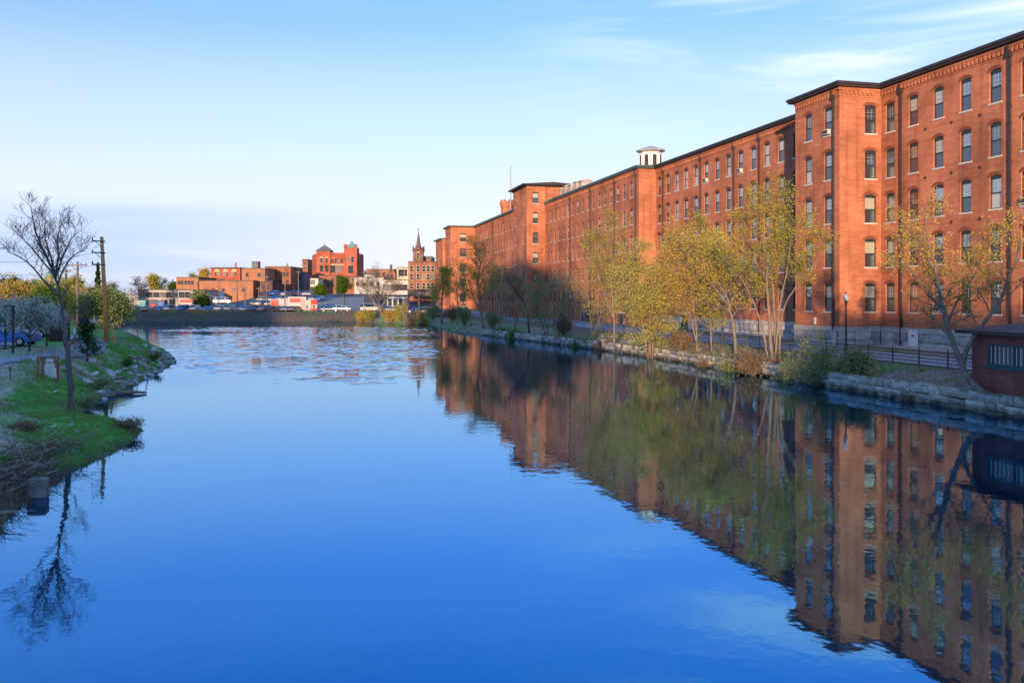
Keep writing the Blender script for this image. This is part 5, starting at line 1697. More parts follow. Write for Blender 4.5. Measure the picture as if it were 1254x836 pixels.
br_.build('bank_brush', [mat('brush_brown', (.13, .085, .07), .9, .1, noise=4, vary=.3), mat('brush_tan', (.27, .20, .13), .9, .1, noise=4, vary=.3)], kind='stuff')
blades('far_bank_scrub', 14000, (-105, -36, 208, 226), .2, .8, GR_B, 18, lambda x, y, d, s, r: (s == 1) & (d > .4) & (d < 4.5) & (vnoise(x, y, .2, 16) > -.25), wid=.05)
blades('shore_tufts', 9000, (-34, -13, 24, 86), .12, .38, GR_A, 19, lambda x, y, d, s, r: (s == 2) & (d > .0) & (d < .9) & (vnoise(x, y, 1.1, 17) > .0), .5, .016)
blades('bank_dry_weeds', 30000, (-36, -14, 28, 86), .1, .42, GR_B, 20, lambda x, y, d, s, r: (s == 2) & (d > .2) & (d < 6.5) & (vnoise(x, y, .7, 14) > .0), .5, .014)
bb = MB()
rr2 = random.Random(77)
for k in range(950):
    y = rr2.uniform(22.5, 32.5)
    edge_x = np.interp(y, [21.9, 24.7, 27.2, 29.7, 33.5], [-12.7, -14, -14.35, -14.9, -15.0])
    x = edge_x - .15 - abs(rr2.gauss(0, 1.1)) - (.4 if y > 29 else 0)
    z = hz(x, y)
    a = rr2.uniform(0, 6.283)
    L = rr2.uniform(.25, 1.0)
    e = rr2.uniform(-.05, .65)
    p1 = Vector((x, y, z + rr2.uniform(0, .25)))
    p2 = p1 + Vector((math.cos(a) * L * .5, math.sin(a) * L * .5, e * L * .5)) + Vector((rr2.gauss(0, .05), rr2.gauss(0, .05), .03))
    p3 = p2 + Vector((math.cos(a + .4) * L * .5, math.sin(a + .4) * L * .5, e * L * .3))
    if river_dist(p3.x, p3.y)[0] < 0: p3.z = max(p3.z, .1)
    bb.tube([p1, p2, p3], [.011, .008, .004], 3, m=0 if rr2.random() < .82 else 1, cap=False)
bb.build('dead_brush', [mat('brush_brown', (.13, .085, .07), .9, .1, noise=4, vary=.3), mat('brush_pale', (.42, .38, .35), .9, .1, noise=4, vary=.3)], kind='stuff')

# ---------------------------------------------------------------- vehicles
TYRE = mat('tyre', (.02, .02, .02), .9, .1, noise=6, vary=.2)
RIM = mat('rim', (.4, .4, .42), .4, .5, .6, noise=6, vary=.1)
CGL = glass_mat('car_glass', (.015, .02, .025), .12, .05)
def paint(name, c): return mat('paint_' + name, c, .3, .5, noise=.8, vary=.05)
PAINTS = {'white': (.5, .5, .51), 'silver': (.34, .36, .38), 'dark blue': (.02, .05, .16), 'blue': (.03, .16, .5), 'black': (.02, .02, .022), 'red': (.45, .03, .025), 'grey': (.18, .19, .2), 'teal': (.05, .28, .30)}
def car_proto(kind):
    "side outline in x,z; parts: body, cabin glass, four wheels, lamps"
    if kind == 'sedan': L, W, low, cab, zc = 4.5, 1.75, .82, [(-1.35, .8), (-.85, 1.36), (.55, 1.38), (1.25, .85)], 1.38
    elif kind == 'suv': L, W, low, cab, zc = 4.6, 1.85, .98, [(-2.1, .96), (-1.85, 1.68), (.45, 1.7), (1.15, 1.0)], 1.7
    elif kind == 'jeep': L, W, low, cab, zc = 4.1, 1.8, 1.1, [(-2.0, 1.08), (-1.95, 1.82), (.35, 1.82), (.62, 1.12)], 1.82
    else: L, W, low, cab, zc = 5.3, 1.95, 1.12, [(-2.55, 1.1), (-2.5, 2.05), (1.3, 2.08), (2.0, 1.15)], 2.08
    h = L / 2
    out = [(-h, .35), (-h + .08, .3), (h - .1, .28), (h, .45), (h - .05, low - .18), (h - .35, low - .08)] + [(cab[3][0], low)] + [(cab[0][0], low)] + [(-h + .1, low - .04), (-h, low - .25)]
    body = bevel_mesh(MB().prism(out, -W / 2, W / 2).mesh('body', PAINT0), .06, 2)
    rf = MB()
    i_ = .17
    z_t = cab[1][1]
    rf.add([(cab[1][0] - .02, -W / 2 + i_, z_t - .07), (cab[2][0] + .02, -W / 2 + i_, z_t - .07), (cab[2][0] + .02, W / 2 - i_, z_t - .07), (cab[1][0] - .02, W / 2 - i_, z_t - .07),
            (cab[1][0] + .1, -W / 2 + i_ + .1, z_t), (cab[2][0] - .12, -W / 2 + i_ + .1, z_t), (cab[2][0] - .12, W / 2 - i_ - .1, z_t), (cab[1][0] + .1, W / 2 - i_ - .1, z_t)],
           [(4, 5, 6, 7), (0, 1, 5, 4), (1, 2, 6, 5), (2, 3, 7, 6), (3, 0, 4, 7)])
    for sy in (-1, 1):
        for x, xb in ((cab[1][0] + .5, cab[0][0] + .8), (cab[2][0] - .5, cab[2][0] - .35)):
            rf.add([(xb - .05, sy * (W / 2 - .04), low), (xb + .05, sy * (W / 2 - .04), low), (x + .05, sy * (W / 2 - i_), z_t - .07), (x - .05, sy * (W / 2 - i_), z_t - .07)], [(0, 1, 2, 3)])
    gl = MB()
    w0, w1 = W / 2 - .05, W / 2 - i_ - .01
    gl.add([(cab[0][0], -w0, low - .01), (cab[3][0], -w0, low - .01), (cab[3][0], w0, low - .01), (cab[0][0], w0, low - .01),
            (cab[1][0], -w1, z_t - .075), (cab[2][0], -w1, z_t - .075), (cab[2][0], w1, z_t - .075), (cab[1][0], w1, z_t - .075)],
           [(0, 1, 5, 4), (1, 2, 6, 5), (2, 3, 7, 6), (3, 0, 4, 7)])
    wh = MB()
    def cyl(m, r, y0, y1, mi, n=14):
        o = len(m.v)
        m.lathe([(r, y0), (r, y1)], n, m=mi)
        for i in range(o, len(m.v)):
            v = m.v[i]
            m.v[i] = (v[0], v[2], v[1])
    cyl(wh, .33, -.11, .11, 0)
    rm = MB()
    cyl(rm, .2, -.125, .125, 0, 10)
    lp = MB()
    lp.box(h - .12, h + .005, -W / 2 + .12, -W / 2 + .45, low - .36, low - .2)
    lp.box(h - .12, h + .005, W / 2 - .45, W / 2 - .12, low - .36, low - .2)
    tl = MB()
    tl.box(-h - .005, -h + .1, -W / 2 + .1, -W / 2 + .35, low - .34, low - .16)
    tl.box(-h - .005, -h + .1, W / 2 - .35, W / 2 - .1, low - .34, low - .16)
    return dict(body=body, roof=rf.mesh('roof', PAINT0), glass=gl.mesh('windows', CGL), wheel=wh.mesh('wheel', TYRE), rim=rm.mesh('rim', RIM),
                head=lp.mesh('headlights', mat('lamp_lens', (.7, .72, .74), .2, .5, noise=5, vary=.05)), tail=tl.mesh('tail_lights', mat('tail_lens', (.4, .02, .02), .3, .5, noise=5, vary=.05)),
                wx=L * .31, wy=W / 2 - .1)
PAINT0 = paint('white', PAINTS['white'])
PROTO = {k: car_proto(k) for k in ('sedan', 'suv', 'van', 'jeep')}
def car(kind, colour, x, y, rz, label, group=None, z=None, near_=False):
    p = PROTO[kind]
    c = thing('parked_' + {'sedan': 'car', 'suv': 'car', 'van': 'van', 'jeep': 'car'}[kind], label, 'van' if kind == 'van' else 'car', (x, y, (hz(x, y) if z is None else z) + .08), rz, group)
    pm = paint(colour.replace(' ', '_'), PAINTS[colour])
    for nm in ('body', 'roof'): set_mat(link(nm, p[nm], c), pm)
    link('windows', p['glass'], c)
    link('headlights', p['head'], c)
    link('tail_lights', p['tail'], c)
    for sx in (-1, 1):
        for sy in (-1, 1):
            wl_ = link('wheel', p['wheel'], c, (sx * p['wx'], sy * p['wy'], .33))
            link('rim', p['rim'], wl_)
    return c
car('jeep', 'blue', ax(10, 66), 66, R(3), 'bright blue off-road car parked under the blossoming trees', near_=True)
car('sedan', 'white', ax(33, 78), 78, R(10), 'white car behind the blossoming tree in the riverside car park')
ORD = ['first', 'second', 'third', 'fourth', 'fifth', 'sixth', 'seventh', 'eighth', 'ninth', 'tenth', 'eleventh', 'twelfth', 'thirteenth', 'fourteenth', 'fifteenth', 'sixteenth', 'seventeenth', 'eighteenth', 'nineteenth', 'twentieth', 'twenty-first', 'twenty-second', 'twenty-third', 'twenty-fourth', 'twenty-fifth', 'twenty-sixth']
crnd = random.Random(9)
def row(px0, px1, D, n, kinds, colours, phrase, rz, group, D1=None):
    for k in range(n):
        f = k / max(n - 1, 1)
        px = px0 + (px1 - px0) * f + crnd.uniform(-1.5, 1.5) * (px1 - px0) / (n * 14)
        d = D + ((D1 or D) - D) * f + crnd.uniform(-.5, .5)
        kd, co = crnd.choice(kinds), crnd.choice(colours)
        car(kd, co, ax(px, d), d, rz + crnd.gauss(0, .06), '%s %s, %s from the left %s' % (co, 'van' if kd == 'van' else 'car', ORD[k], phrase), group)
row(152, 300, 226, 11, ['sedan', 'suv', 'suv'], ['white', 'silver', 'dark blue', 'blue', 'black', 'white', 'grey', 'red'], 'in the waterside row below the low office', R(75), 'cars in the waterside row', 224)
row(304, 362, 222.5, 7, ['sedan', 'suv'], ['black', 'silver', 'grey', 'dark blue', 'white'], 'in the waterside row left of the white trailers', R(70), 'cars in the waterside row')
row(314, 352, 244, 8, ['sedan', 'suv'], ['blue', 'dark blue', 'silver', 'grey', 'white'], 'in the second row of the far car park', R(75), 'cars in the far car park')
row(322, 392, 258, 12, ['sedan', 'suv'], ['blue', 'dark blue', 'white', 'grey', 'silver'], 'in the third row of the far car park', R(75), 'cars in the far car park')
row(326, 388, 278, 11, ['sedan', 'suv'], ['dark blue', 'blue', 'grey', 'white', 'black'], 'in the topmost row of the far car park', R(75), 'cars in the far car park')
for px, D, kd, co, rz, lab in [(404, 220, 'sedan', 'dark blue', 0, 'dark blue car parked left of the green tree on the quay'), (419, 219, 'suv', 'silver', 0, 'silver car parked under the green tree on the quay'), (454, 224, 'van', 'white', R(15), 'white van parked left of the spreading brown tree'),
                               (474, 222, 'sedan', 'grey', R(40), 'grey car right of the spreading brown tree'), (482, 216, 'sedan', 'silver', R(25), 'silver car beside the blue shed'), (509, 210, 'sedan', 'dark blue', R(5), 'dark blue car below the brick warehouse'),
                               (527, 205, 'suv', 'silver', R(30), 'silver car near the mill end pavilion'), (535, 200, 'sedan', 'grey', R(35), 'grey car near the mill end pavilion'), (545, 196, 'sedan', 'red', R(60), 'red car beside the mill end pavilion'),
                               (147, 262, 'suv', 'silver', 0, 'silver car in front of the long white shed'), (198, 268, 'sedan', 'white', 0, 'white car before the grey corner of the low building'), (207, 262, 'suv', 'black', R(10), 'black car before the grey corner of the low building')]:
    car(kd, co, ax(px, D), D, rz, lab)
car('van', 'white', ax(272.5, 262), 262, R(8), 'tall white van in front of the blank tan brick wall', None, az(372, 262))
def trailer(label, px, D, L, H, c, rz=0.0, panels=()):
    x = ax(px, D)
    t = thing('box_trailer', label, 'trailer', (x, D, hz(x, D)), rz)
    MB().box(-L / 2, L / 2, -1.1, 1.1, .55, .55 + H).build('box', mat('trailer_' + c, tuple(v * .7 for v in PAINTS[c]), .5, .4, noise=2, vary=.1), t)
    for k, (f0, f1, z0, z1, pc) in enumerate(panels):
        MB().box(-L / 2 + f0 * L, -L / 2 + f1 * L, -1.14, -1.102, .55 + z0 * H, .55 + z1 * H).build('panel', mat('panel_' + pc, {**PAINTS, 'yellow': (.6, .45, .05), 'pink': (.5, .2, .25)}[pc], .5, .4, noise=2, vary=.2), t)
    for sx in (-L * .3, L * .3):
        for sy in (-.85, .85):
            link('wheel', PROTO['van']['wheel'], t, (sx, sy, .33))
    MB().box(-L / 2 - 1.0, -L / 2, -.08, .08, .5, .6).build('hitch', SPOUT, t)
for a in [('white box trailer with coloured panels at the left end of the waterside row', 172, 230, 3.6, 2.3, 'white', 0, [(.55, 1, .1, .95, 'teal')]), ('navy box trailer in the waterside row below the grey low building', 194, 230, 4.0, 2.3, 'dark blue', 0, [(.05, .4, .1, .6, 'red'), (.6, .9, .3, .8, 'blue')]),
          ('white box trailer with a red roof band in the waterside row', 231, 229, 3.6, 2.4, 'white', 0, [(0, 1, .72, 1, 'red')]), ('white and red food trailer left of the two tall billboards', 341, 225, 3.6, 2.6, 'white', 0, [(.05, .6, .35, .95, 'red')]),
          ('grey box trailer between the white trailers on the quay', 349, 225.5, 2.6, 2.5, 'silver', 0, []), ('white trailer with red lettering band beside the billboards', 365, 225, 4.6, 3.2, 'white', 0, [(.1, .7, .55, .9, 'red'), (.72, .95, .1, .9, 'pink')])]:
    trailer(*a)
def billboard(label, px, D, w_, h_, cells):
    x = ax(px, D)
    t = thing('billboard', label, 'billboard', (x, D, hz(x, D)))
    MB().box(-w_ / 2, w_ / 2, 0, .3, .3, .3 + h_).build('board', mat('board_white', (.42, .42, .40), .6, .3, noise=2, vary=.08), t)
    for (x0, x1, z0, z1, c) in cells:
        MB().box(-w_ / 2 + x0 * w_, -w_ / 2 + x1 * w_, -.03, -.002, .3 + z0 * h_, .3 + z1 * h_).build('printed_panel', mat('print_' + c, {'red': (.5, .03, .03), 'yellow': (.55, .42, .05), 'blue': (.06, .10, .3), 'white': (.7, .7, .7), 'black': (.03, .03, .04)}[c], .6, .3, noise=3, vary=.15), t)
    for s in (-1, 1): MB().box(s * w_ * .4 - .06, s * w_ * .4 + .06, .1, .2, -.2, .299).build('leg', SPOUT, t)
billboard('tall white billboard with yellow and blue print', 376.5, 224, 2.0, 2.6, [(.3, .7, .55, .75, 'yellow'), (.3, .6, .2, .5, 'blue'), (.6, .8, .15, .35, 'yellow')])
billboard('tall red billboard with a white patch, rightmost on the quay', 384.5, 224, 1.6, 2.7, [(0, 1, .55, 1, 'red'), (0, 1, 0, .25, 'red'), (.3, .7, .3, .5, 'black'), (0, .12, .25, .55, 'red')])
billboard('small red and white board among the cars of the far car park', 352, 236, 5.0, 1.4, [(.1, .9, .6, .9, 'red'), (.45, .6, .2, .55, 'yellow')])

# ---------------------------------------------------------------- the town across the river
WNF = mat('town_window_frame', (.20, .17, .15), .7, .3, noise=4, vary=.2)
CREAM = mat('cream_trim', (.48, .40, .29), .8, .2, noise=2, vary=.15)
TWG = mat('town_glass', (.035, .042, .055), .8, .05, noise=.3, vary=.3)
TWL = mat('town_glass_pale', (.16, .17, .18), .8, .05, noise=.3, vary=.3)
twr = random.Random(5)
def town(name, label, px0, px1, yt, D, depth, m, rows=(), rot=0.0, zb=None, roof=None, cat='building', parapet=.25, side=None, frame=None, ww=.9, wh=1.4):
    "a block facing the river: rows = (image height of the row's middle, [bearings])"
    x0, x1 = ax(px0, D), ax(px1, D)
    zb = min(hz(x0, D), hz(x1, D), 2.3) - .5 if zb is None else zb
    t = thing(name, label, cat, ((x0 + x1) / 2, D, zb), rot)
    w_, h_ = x1 - x0, az(yt, D) - zb
    b = MB()
    b.box(-w_ / 2, w_ / 2, 0, depth, 0, h_)
    b.build('wall', m, t)
    b = MB()
    b.box(-w_ / 2 - .15, w_ / 2 + .15, -.15, depth + .15, h_ + .001, h_ + parapet)
    b.build('roof', roof or TARR, t)
    for (py, pxs) in rows:
        for q in pxs:
            x, z = ax(q, D) - (x0 + x1) / 2, az(py, D) - zb
            window_box(t, x, -.0, z, ww, wh, frame)
    return t
def window_box(t, x, y, z, ww, wh, frame=None, rz=0.0, arch=False):
    f = MB()
    e = .07
    for a in ((-ww / 2 - e, ww / 2 + e, wh / 2, wh / 2 + e), (-ww / 2 - e, ww / 2 + e, -wh / 2 - e, -wh / 2), (-ww / 2 - e, -ww / 2, -wh / 2, wh / 2), (ww / 2, ww / 2 + e, -wh / 2, wh / 2), (-ww / 2, ww / 2, -.04, .04)):
        f.box(a[0], a[1], -.12, -.002, a[2], a[3])
    if arch: f.prism([(ww / 2 + e, wh / 2 + e + .001)] + arch_pts(ww + 2 * e, wh / 2 + e + .002, ww * .5, 8) + [(-ww / 2 - e, wh / 2 + e + .001)], -.1, -.002)
    o = f.build('window', frame or WNF, t, loc=(x, y, z), rz=rz)
    MB().box(-ww / 2, ww / 2, -.03, -.001, -wh / 2, wh / 2).build('pane', TWG if twr.random() < .86 else TWL, o)
    return o
SHED = mat('shed_white', (.45, .46, .47), .7, .3, noise=.6, vary=.08)
PALEW = mat('pale_wall', (.50, .48, .46), .8, .2, noise=.8, vary=.12)
GREYW = mat('grey_render', (.36, .36, .38), .85, .2, noise=.6, vary=.1)
BEIGE = mat('beige_render', (.40, .36, .32), .85, .2, noise=.6, vary=.1)
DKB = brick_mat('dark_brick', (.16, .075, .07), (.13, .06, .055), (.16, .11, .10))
town('long_shed', 'long low white shed with dark base at the left of the far bank', 128, 172, 361, 285, 25, SHED, [(371, [140, 147, 154, 161, 168])], ww=2.2, wh=2.0)
town('low_office', 'low beige office block with a row of dark windows on the far bank', 170, 217.5, 355, 280, 22, BEIGE, [(361, [175, 183, 191.5, 200, 207.5, 214]), (370, [176, 188, 201, 211])], ww=1.9, wh=1.5)
town('office_corner', 'grey corner wing of the low office block', 218, 236, 355.5, 276, 24, GREYW, [(361, [222.5, 230]), (370.5, [224, 232])], ww=1.7, wh=1.7)
town('white_annex', 'small white annex right of the grey office corner', 236.3, 244, 356, 284, 18, SHED, [(366, [240])])
town('brick_block', 'low brown brick block with paired windows above the grey office', 216, 243, 340, 320, 20, TAN, [(346, [219.5, 223, 227.5, 231.5, 235.5])], ww=.9, wh=1.3)
t = town('brick_hall', 'broad blank tan brick building with an oval mural', 244, 310, 344, 300, 24, TAN, [(355, [261.5, 273.5, 286, 298.5])], zb=2.2, ww=1.0, wh=1.0)
ml_ = MB()
ml_.add([(ax(268, 300) - ax(277, 300) + 1.85 * math.cos(2 * math.pi * k / 24), -.06, az(361, 300) - 2.2 + 1.25 * math.sin(2 * math.pi * k / 24)) for k in range(24)], [tuple(range(24))])
mo = ml_.build('mural', mat('mural_sky', (.45, .58, .72), .8, .2, noise=.9, vary=.25), t)
mb_ = MB()
mb_.add([(ax(268, 300) - ax(277, 300) + 1.45 * math.cos(2 * math.pi * k / 16), -.066, az(362.5, 300) - 2.2 + .5 * math.sin(2 * math.pi * k / 16)) for k in range(16)], [tuple(range(16))])
mb_.build('mural_cloud', mat('mural_white', (.72, .74, .76), .8, .2, noise=2, vary=.1), mo)
t = town('ornate_hall', 'red brick hall with three cream arched windows behind the blank tan building', 258, 294, 328, 345, 20, brick_mat('red_brick', (.42, .09, .045), (.34, .075, .04), (.35, .17, .12)), [(335.5, [264.2, 268, 274.4, 278.2, 284.6, 288.4])], ww=.7, wh=1.5, frame=CREAM)
for q in (266.1, 276.3, 286.5):
    x = ax(q, 345) - ax(276, 345)
    MB().prism(arch_pts(2.2, 0, 1.0, 10), -.14, -.002).build('arch_panel', CREAM, t, loc=(x, 0, az(332.6, 345) - t.location.z))
MB().box(ax(283.5, 345) - ax(276, 345), ax(285.2, 345) - ax(276, 345), 4, 4.6, 0, az(321, 345) - t.location.z).build('chimney', BR2, t)
MB().box(-5.7, 5.7, -.35, -.152, az(328.6, 345) - t.location.z, az(328.1, 345) - t.location.z).build('cornice', TARR, t)
town('brick_block', 'tall tan brick block right of the blank tan building', 296, 324.5, 329, 305, 16, TAN, [(336.5, [302.5, 317, 321]), (347, [302, 305, 318, 321.5]), (360, [318.5, 322.5])], ww=.9, wh=1.3)
tt_ = town('roof_tower', 'square grey roof tower above the tall tan brick block', 308.3, 316, 321, 316, 3, mat('slate_grey', (.16, .15, .15), .8, .2, noise=2, vary=.25), zb=az(329, 316), cat='tower')
t = town('brick_block', 'long brick block with red arches behind the far car park', 325, 356, 327, 318, 18, BR2, [(336, [333.5, 338, 348, 352]), (345, [334, 338.5, 343, 352]), (357, [336, 341.5, 347])], ww=.9, wh=1.3)
MB().box(ax(350, 318) - ax(340.5, 318), ax(351.5, 318) - ax(340.5, 318), 1, 1.5, 0, az(323, 318) - t.location.z).build('chimney', BR2, t)
town('brick_annex', 'dark brick annex left of the arched brick block', 320, 333.5, 345, 300, 9, DKB, [(352, [323, 328]), (360, [326, 331])], ww=.9, wh=1.2)
town('brick_tower', 'narrow pale brick block left of the turreted brewery', 370, 377, 318, 372, 10, BR2, [(323, [373.5]), (328.5, [373.5])], ww=1.6, wh=.9, frame=CREAM)
town('flat_shed', 'flat dark glass-fronted shed below the turreted brewery', 357, 372, 333.5, 330, 12, mat('blue_grey', (.10, .13, .17), .7, .3, noise=1, vary=.2), [(341, [361, 366])], ww=2.0, wh=1.6)
# the turreted brewery
RB = brick_mat('brewery_brick', (.42, .10, .055), (.34, .08, .045), (.36, .18, .13))
D = 352
t = thing('turreted_brewery', 'large red brick brewery with grey pyramid roof and green-capped corner tower', 'building', (ax(406, D), D, 4.0))
X0 = t.location.x
def tx(px): return ax(px, D) - X0
def tz(py): return az(py, D) - 4.0
MB().box(tx(389), tx(437), 0, 16, 0, tz(309.5)).build('wall', RB, t)
MB().add([(tx(376), 9, 0), (tx(389), -.0, 0), (tx(389), -.0, tz(309.5)), (tx(376), 9, tz(311.5)), (tx(376), 16, 0), (tx(376), 16, tz(311.5)), (tx(389), 16, tz(309.5))], [(0, 1, 2, 3), (4, 0, 3, 5), (3, 2, 6, 5)]).build('side_wall', RB, t)
MB().box(tx(389) - .3, tx(404) + .3, -.6, 4.2, 0, tz(307.5)).build('bay', RB, t)
MB().add([(tx(389) - .8, -1.1, tz(307.5) + .01), (tx(404) + .8, -1.1, tz(307.5) + .01), (tx(404) + .8, 4.7, tz(307.5) + .01), (tx(389) - .8, 4.7, tz(307.5) + .01), (tx(396.5), 1.8, tz(299.5))], [(0, 1, 4), (1, 2, 4), (2, 3, 4), (3, 0, 4), (3, 2, 1, 0)]).build('pyramid_roof', mat('slate_roof', (.12, .125, .135), .7, .3, noise=2, vary=.2), t)
tw_ = MB().box(tx(422), tx(437) + .25, -1.0, 4.0, 0, tz(303.5)).build('tower', RB, t)
MB().add([(tx(425), -.5, tz(303.3)), (tx(435.5), -.5, tz(303.3)), (tx(435.5), 3.4, tz(303.3)), (tx(425), 3.4, tz(303.3)), (tx(430), 1.4, tz(294.5))], [(0, 1, 4), (1, 2, 4), (2, 3, 4), (3, 0, 4), (3, 2, 1, 0)]).build('copper_cap', mat('copper_green', (.12, .28, .24), .7, .3, noise=2, vary=.2), tw_)
for px, y in ((422.7, -1.1), (436.6, -1.1), (422.7, 3.2)): MB().box(tx(px) - .35, tx(px) + .35, y, y + .8, tz(304), tz(299)).build('pinnacle', RB, tw_)
for px in (396.5,): MB().tube([(tx(px), 1.8, tz(300)), (tx(px), 1.8, tz(296.5))], .08, 5).build('finial', SPOUT, t)
for px in (394, 400.5): window_box(t, tx(px), -.6, tz(319), 1.05, 1.9, CREAM, arch=True)
for px in (394, 400.5): window_box(t, tx(px), -.6, tz(329), 1.3, 2.5)
for px in (407, 411, 415, 418.8): window_box(t, tx(px), 0, tz(319.5), .75, 1.5)
for px in (407.7, 415): window_box(t, tx(px), 0, tz(329.5), 1.8, 2.8)
for px in (427.4, 432.2): window_box(t, tx(px), -1.0, tz(318), .85, 2.2, arch=True)
window_box(t, tx(430), -1.0, tz(330), 2.0, 3.0)
for px in (379.5, 384.5): window_box(t, tx(px), 9 - (px - 376) / 13 * 9 - .05, tz(324), .8, 1.6, rz=math.atan2(-9, tx(389) - tx(376)))
MB().box(tx(404) + .31, tx(422) - .01, -.25, -.003, tz(312.2), tz(309.5)).build('cornice', RB, t)
MB().box(tx(404) + .31, tx(422) - .01, -.2, -.003, tz(324.8), tz(323.6)).build('string_course', CREAM, t)
# low blocks in front of the brewery
town('brick_shed', 'low red brick shed with iron stair in front of the brewery', 391, 412, 338, 318, 10, BR2, [(349, [396, 402, 408]), (343, [399, 407])], ww=.9, wh=1.3)
town('cream_house', 'small cream rendered house with one dark window by the far car park', 380, 389.5, 341, 305, 8, mat('cream_render', (.60, .53, .40), .85, .2, noise=1, vary=.1), [(345.5, [383]), (354, [382, 386.5])], ww=1.3, wh=1.5)
town('brick_row', 'low brick and white row behind the green tree', 412, 435, 338.5, 322, 10, BR2, [(344, [414, 418.5, 423, 427.5, 432]), (352, [416, 430])], ww=.8, wh=1.4, frame=CREAM)
town('white_shed', 'long white painted shed with small windows right of the brewery', 434, 470, 339.5, 300, 16, PALEW, [(348, [438, 446, 455, 463])], ww=1.0, wh=1.2)
town('brown_roof_house', 'low house under a brown flat roof behind the white shed', 449, 487, 331, 335, 14, TAN, [(336, [455, 462, 470, 478])], roof=mat('brown_roof', (.20, .11, .06), .85, .2, noise=1, vary=.2), parapet=.5)
t = town('stack_house', 'small boiler house with a black chimney pipe', 472, 484, 334, 328, 6, TAN, [(338, [475, 480])])
MB().lathe([(.5, 0), (.45, az(324, 330) - t.location.z)], 10, .0, 2).build('chimney_pipe', SPOUT, t)
t = thing('gabled_shed', 'white gabled shed in front of the brown-roofed house', 'shed', (ax(453, 312), 312, 3))
gh = az(337, 312) - 3
MB().prism([(-2.0, 0), (3.4, 0), (3.4, gh - .8), (-.4, gh + .4), (-2.0, gh - .2)], 0, 9).build('wall', WHITE, t)
MB().prism([(3.7, gh - .9), (3.7, gh - .65), (-.4, gh + .65), (-.4, gh + .401)], -.3, 9.3).build('roof', TARR, t)
window_box(t, .8, 0, gh - 2, 1.0, 1.1)
town('cream_block', 'cream block with dark tall openings left of the brick warehouse', 486, 500, 328, 300, 14, mat('cream_stucco', (.58, .50, .38), .85, .2, noise=1, vary=.12), [(334, [489.5, 493, 497]), (346, [490, 496])], ww=.9, wh=2.2)
town('white_garage', 'white garage building behind the spreading brown tree', 468, 501, 343, 285, 12, PALEW, [(352, [474, 484, 494])], ww=2.6, wh=1.8)
town('blue_shed', 'small pale blue shed with white panels among the parked cars', 474, 499, 363, 236, 5, mat('pale_blue', (.42, .52, .60), .8, .2, noise=1, vary=.1), [(370, [477.5, 484, 491, 496.5])], ww=.9, wh=1.9)
t = town('brick_warehouse', 'four storey red brick warehouse left of the mill end pavilion', 500, 541, 321, 258, 18, BR2, [(329, [504, 512, 519, 524.5, 530, 537.5]), (339, [504, 512, 519, 524.5, 530, 537.5]), (350, [504, 512, 519, 524.5, 530, 537.5])], ww=.85, wh=1.7, frame=SILL)
town('covered_walkway', 'low dark covered walkway below the brick warehouse', 499, 545, 355, 250, 4, mat('walkway_dark', (.10, .08, .07), .85, .2, noise=1, vary=.3), [(359, [505, 513, 521, 529, 537])], zb=az(363, 250), cat='walkway', ww=1.2, wh=.6)
# church steeple
D = 330
t = thing('church_steeple', 'brick church tower with slender grey spire rising behind the brick warehouse', 'church', (ax(512.5, D), D, 4))
def tz(py): return az(py, D) - 4
s_ = 6.0 / 1080 * D
CHB = brick_mat('church_brick', (.22, .10, .07), (.17, .08, .055), (.22, .16, .12))
MB().box(-s_, s_, -s_, s_, 0, tz(308)).build('tower', CHB, t)
for k in range(4):
    a = k * math.pi / 2
    o = MB().prism([(-s_ * .95, tz(308)), (s_ * .95, tz(308)), (0, tz(301.5))], -.35, .1).build('gable', CHB, t)
    o.location = (math.sin(a) * s_, -math.cos(a) * s_, 0)
    o.rotation_euler = (0, 0, a)
    w2 = window_box(t, math.sin(a) * s_, -math.cos(a) * s_, tz(313.5), .8, 2.2, CREAM, rz=a, arch=True)
SPR = mat('spire_slate', (.12, .10, .085), .8, .2, noise=3, vary=.25)
MB().lathe([(s_ * 1.25, tz(308.2)), (s_ * .62, tz(302)), (s_ * .5, tz(301)), (s_ * .06, tz(284.5)), (.02, tz(284))], 8, a0=R(22.5)).build('spire', SPR, t)
MB().tube([(0, 0, tz(284.5)), (0, 0, tz(279.5))], .07, 5).build('cross', SPOUT, t)
MB().box(-.5, .5, -.06, .06, tz(281.5), tz(281)).build('cross_arm', SPOUT, t)
for sx in (-1, 1): MB().lathe([(.3, tz(307)), (.3, tz(305)), (.05, tz(302.5))], 6, sx * s_ * .95, -s_ * .95).build('pinnacle', SPR, t)
t2 = town('church_nave', 'dark-roofed church nave beside the steeple', 519, 528, 317.5, 332, 14, BR2, [], roof=mat('slate_roof', ()), parapet=1.2)
# buildings behind the park trees
town('brick_row', 'long low brick row behind the park trees at the left edge', -8, 84, 357, 235, 16, BR2, [(360.5, [5, 14, 22.5, 29, 34.5, 43, 50]), (371, [6, 20, 34, 48])], ww=1.1, wh=1.5, frame=WNF)
town('brick_block', 'small square brick block rising above the long brick row', 19.5, 27, 348.5, 245, 8, BR2, [(353, [23.3])])
town('dark_brick_block', 'dark brick block behind the grey utility pole', 83, 109, 353, 215, 12, DKB, [(362, [88, 94, 100, 106]), (372, [88, 96, 104])], ww=.8, wh=1.4)
town('white_garage', 'long white garage seen between the park trees', 66, 100, 390, 150, 6, SHED, [(394, [70, 76, 88, 93])], ww=1.6, wh=.9)
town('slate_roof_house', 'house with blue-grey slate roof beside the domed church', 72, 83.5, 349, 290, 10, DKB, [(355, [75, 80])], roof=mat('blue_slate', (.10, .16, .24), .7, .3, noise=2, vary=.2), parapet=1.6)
D = 300
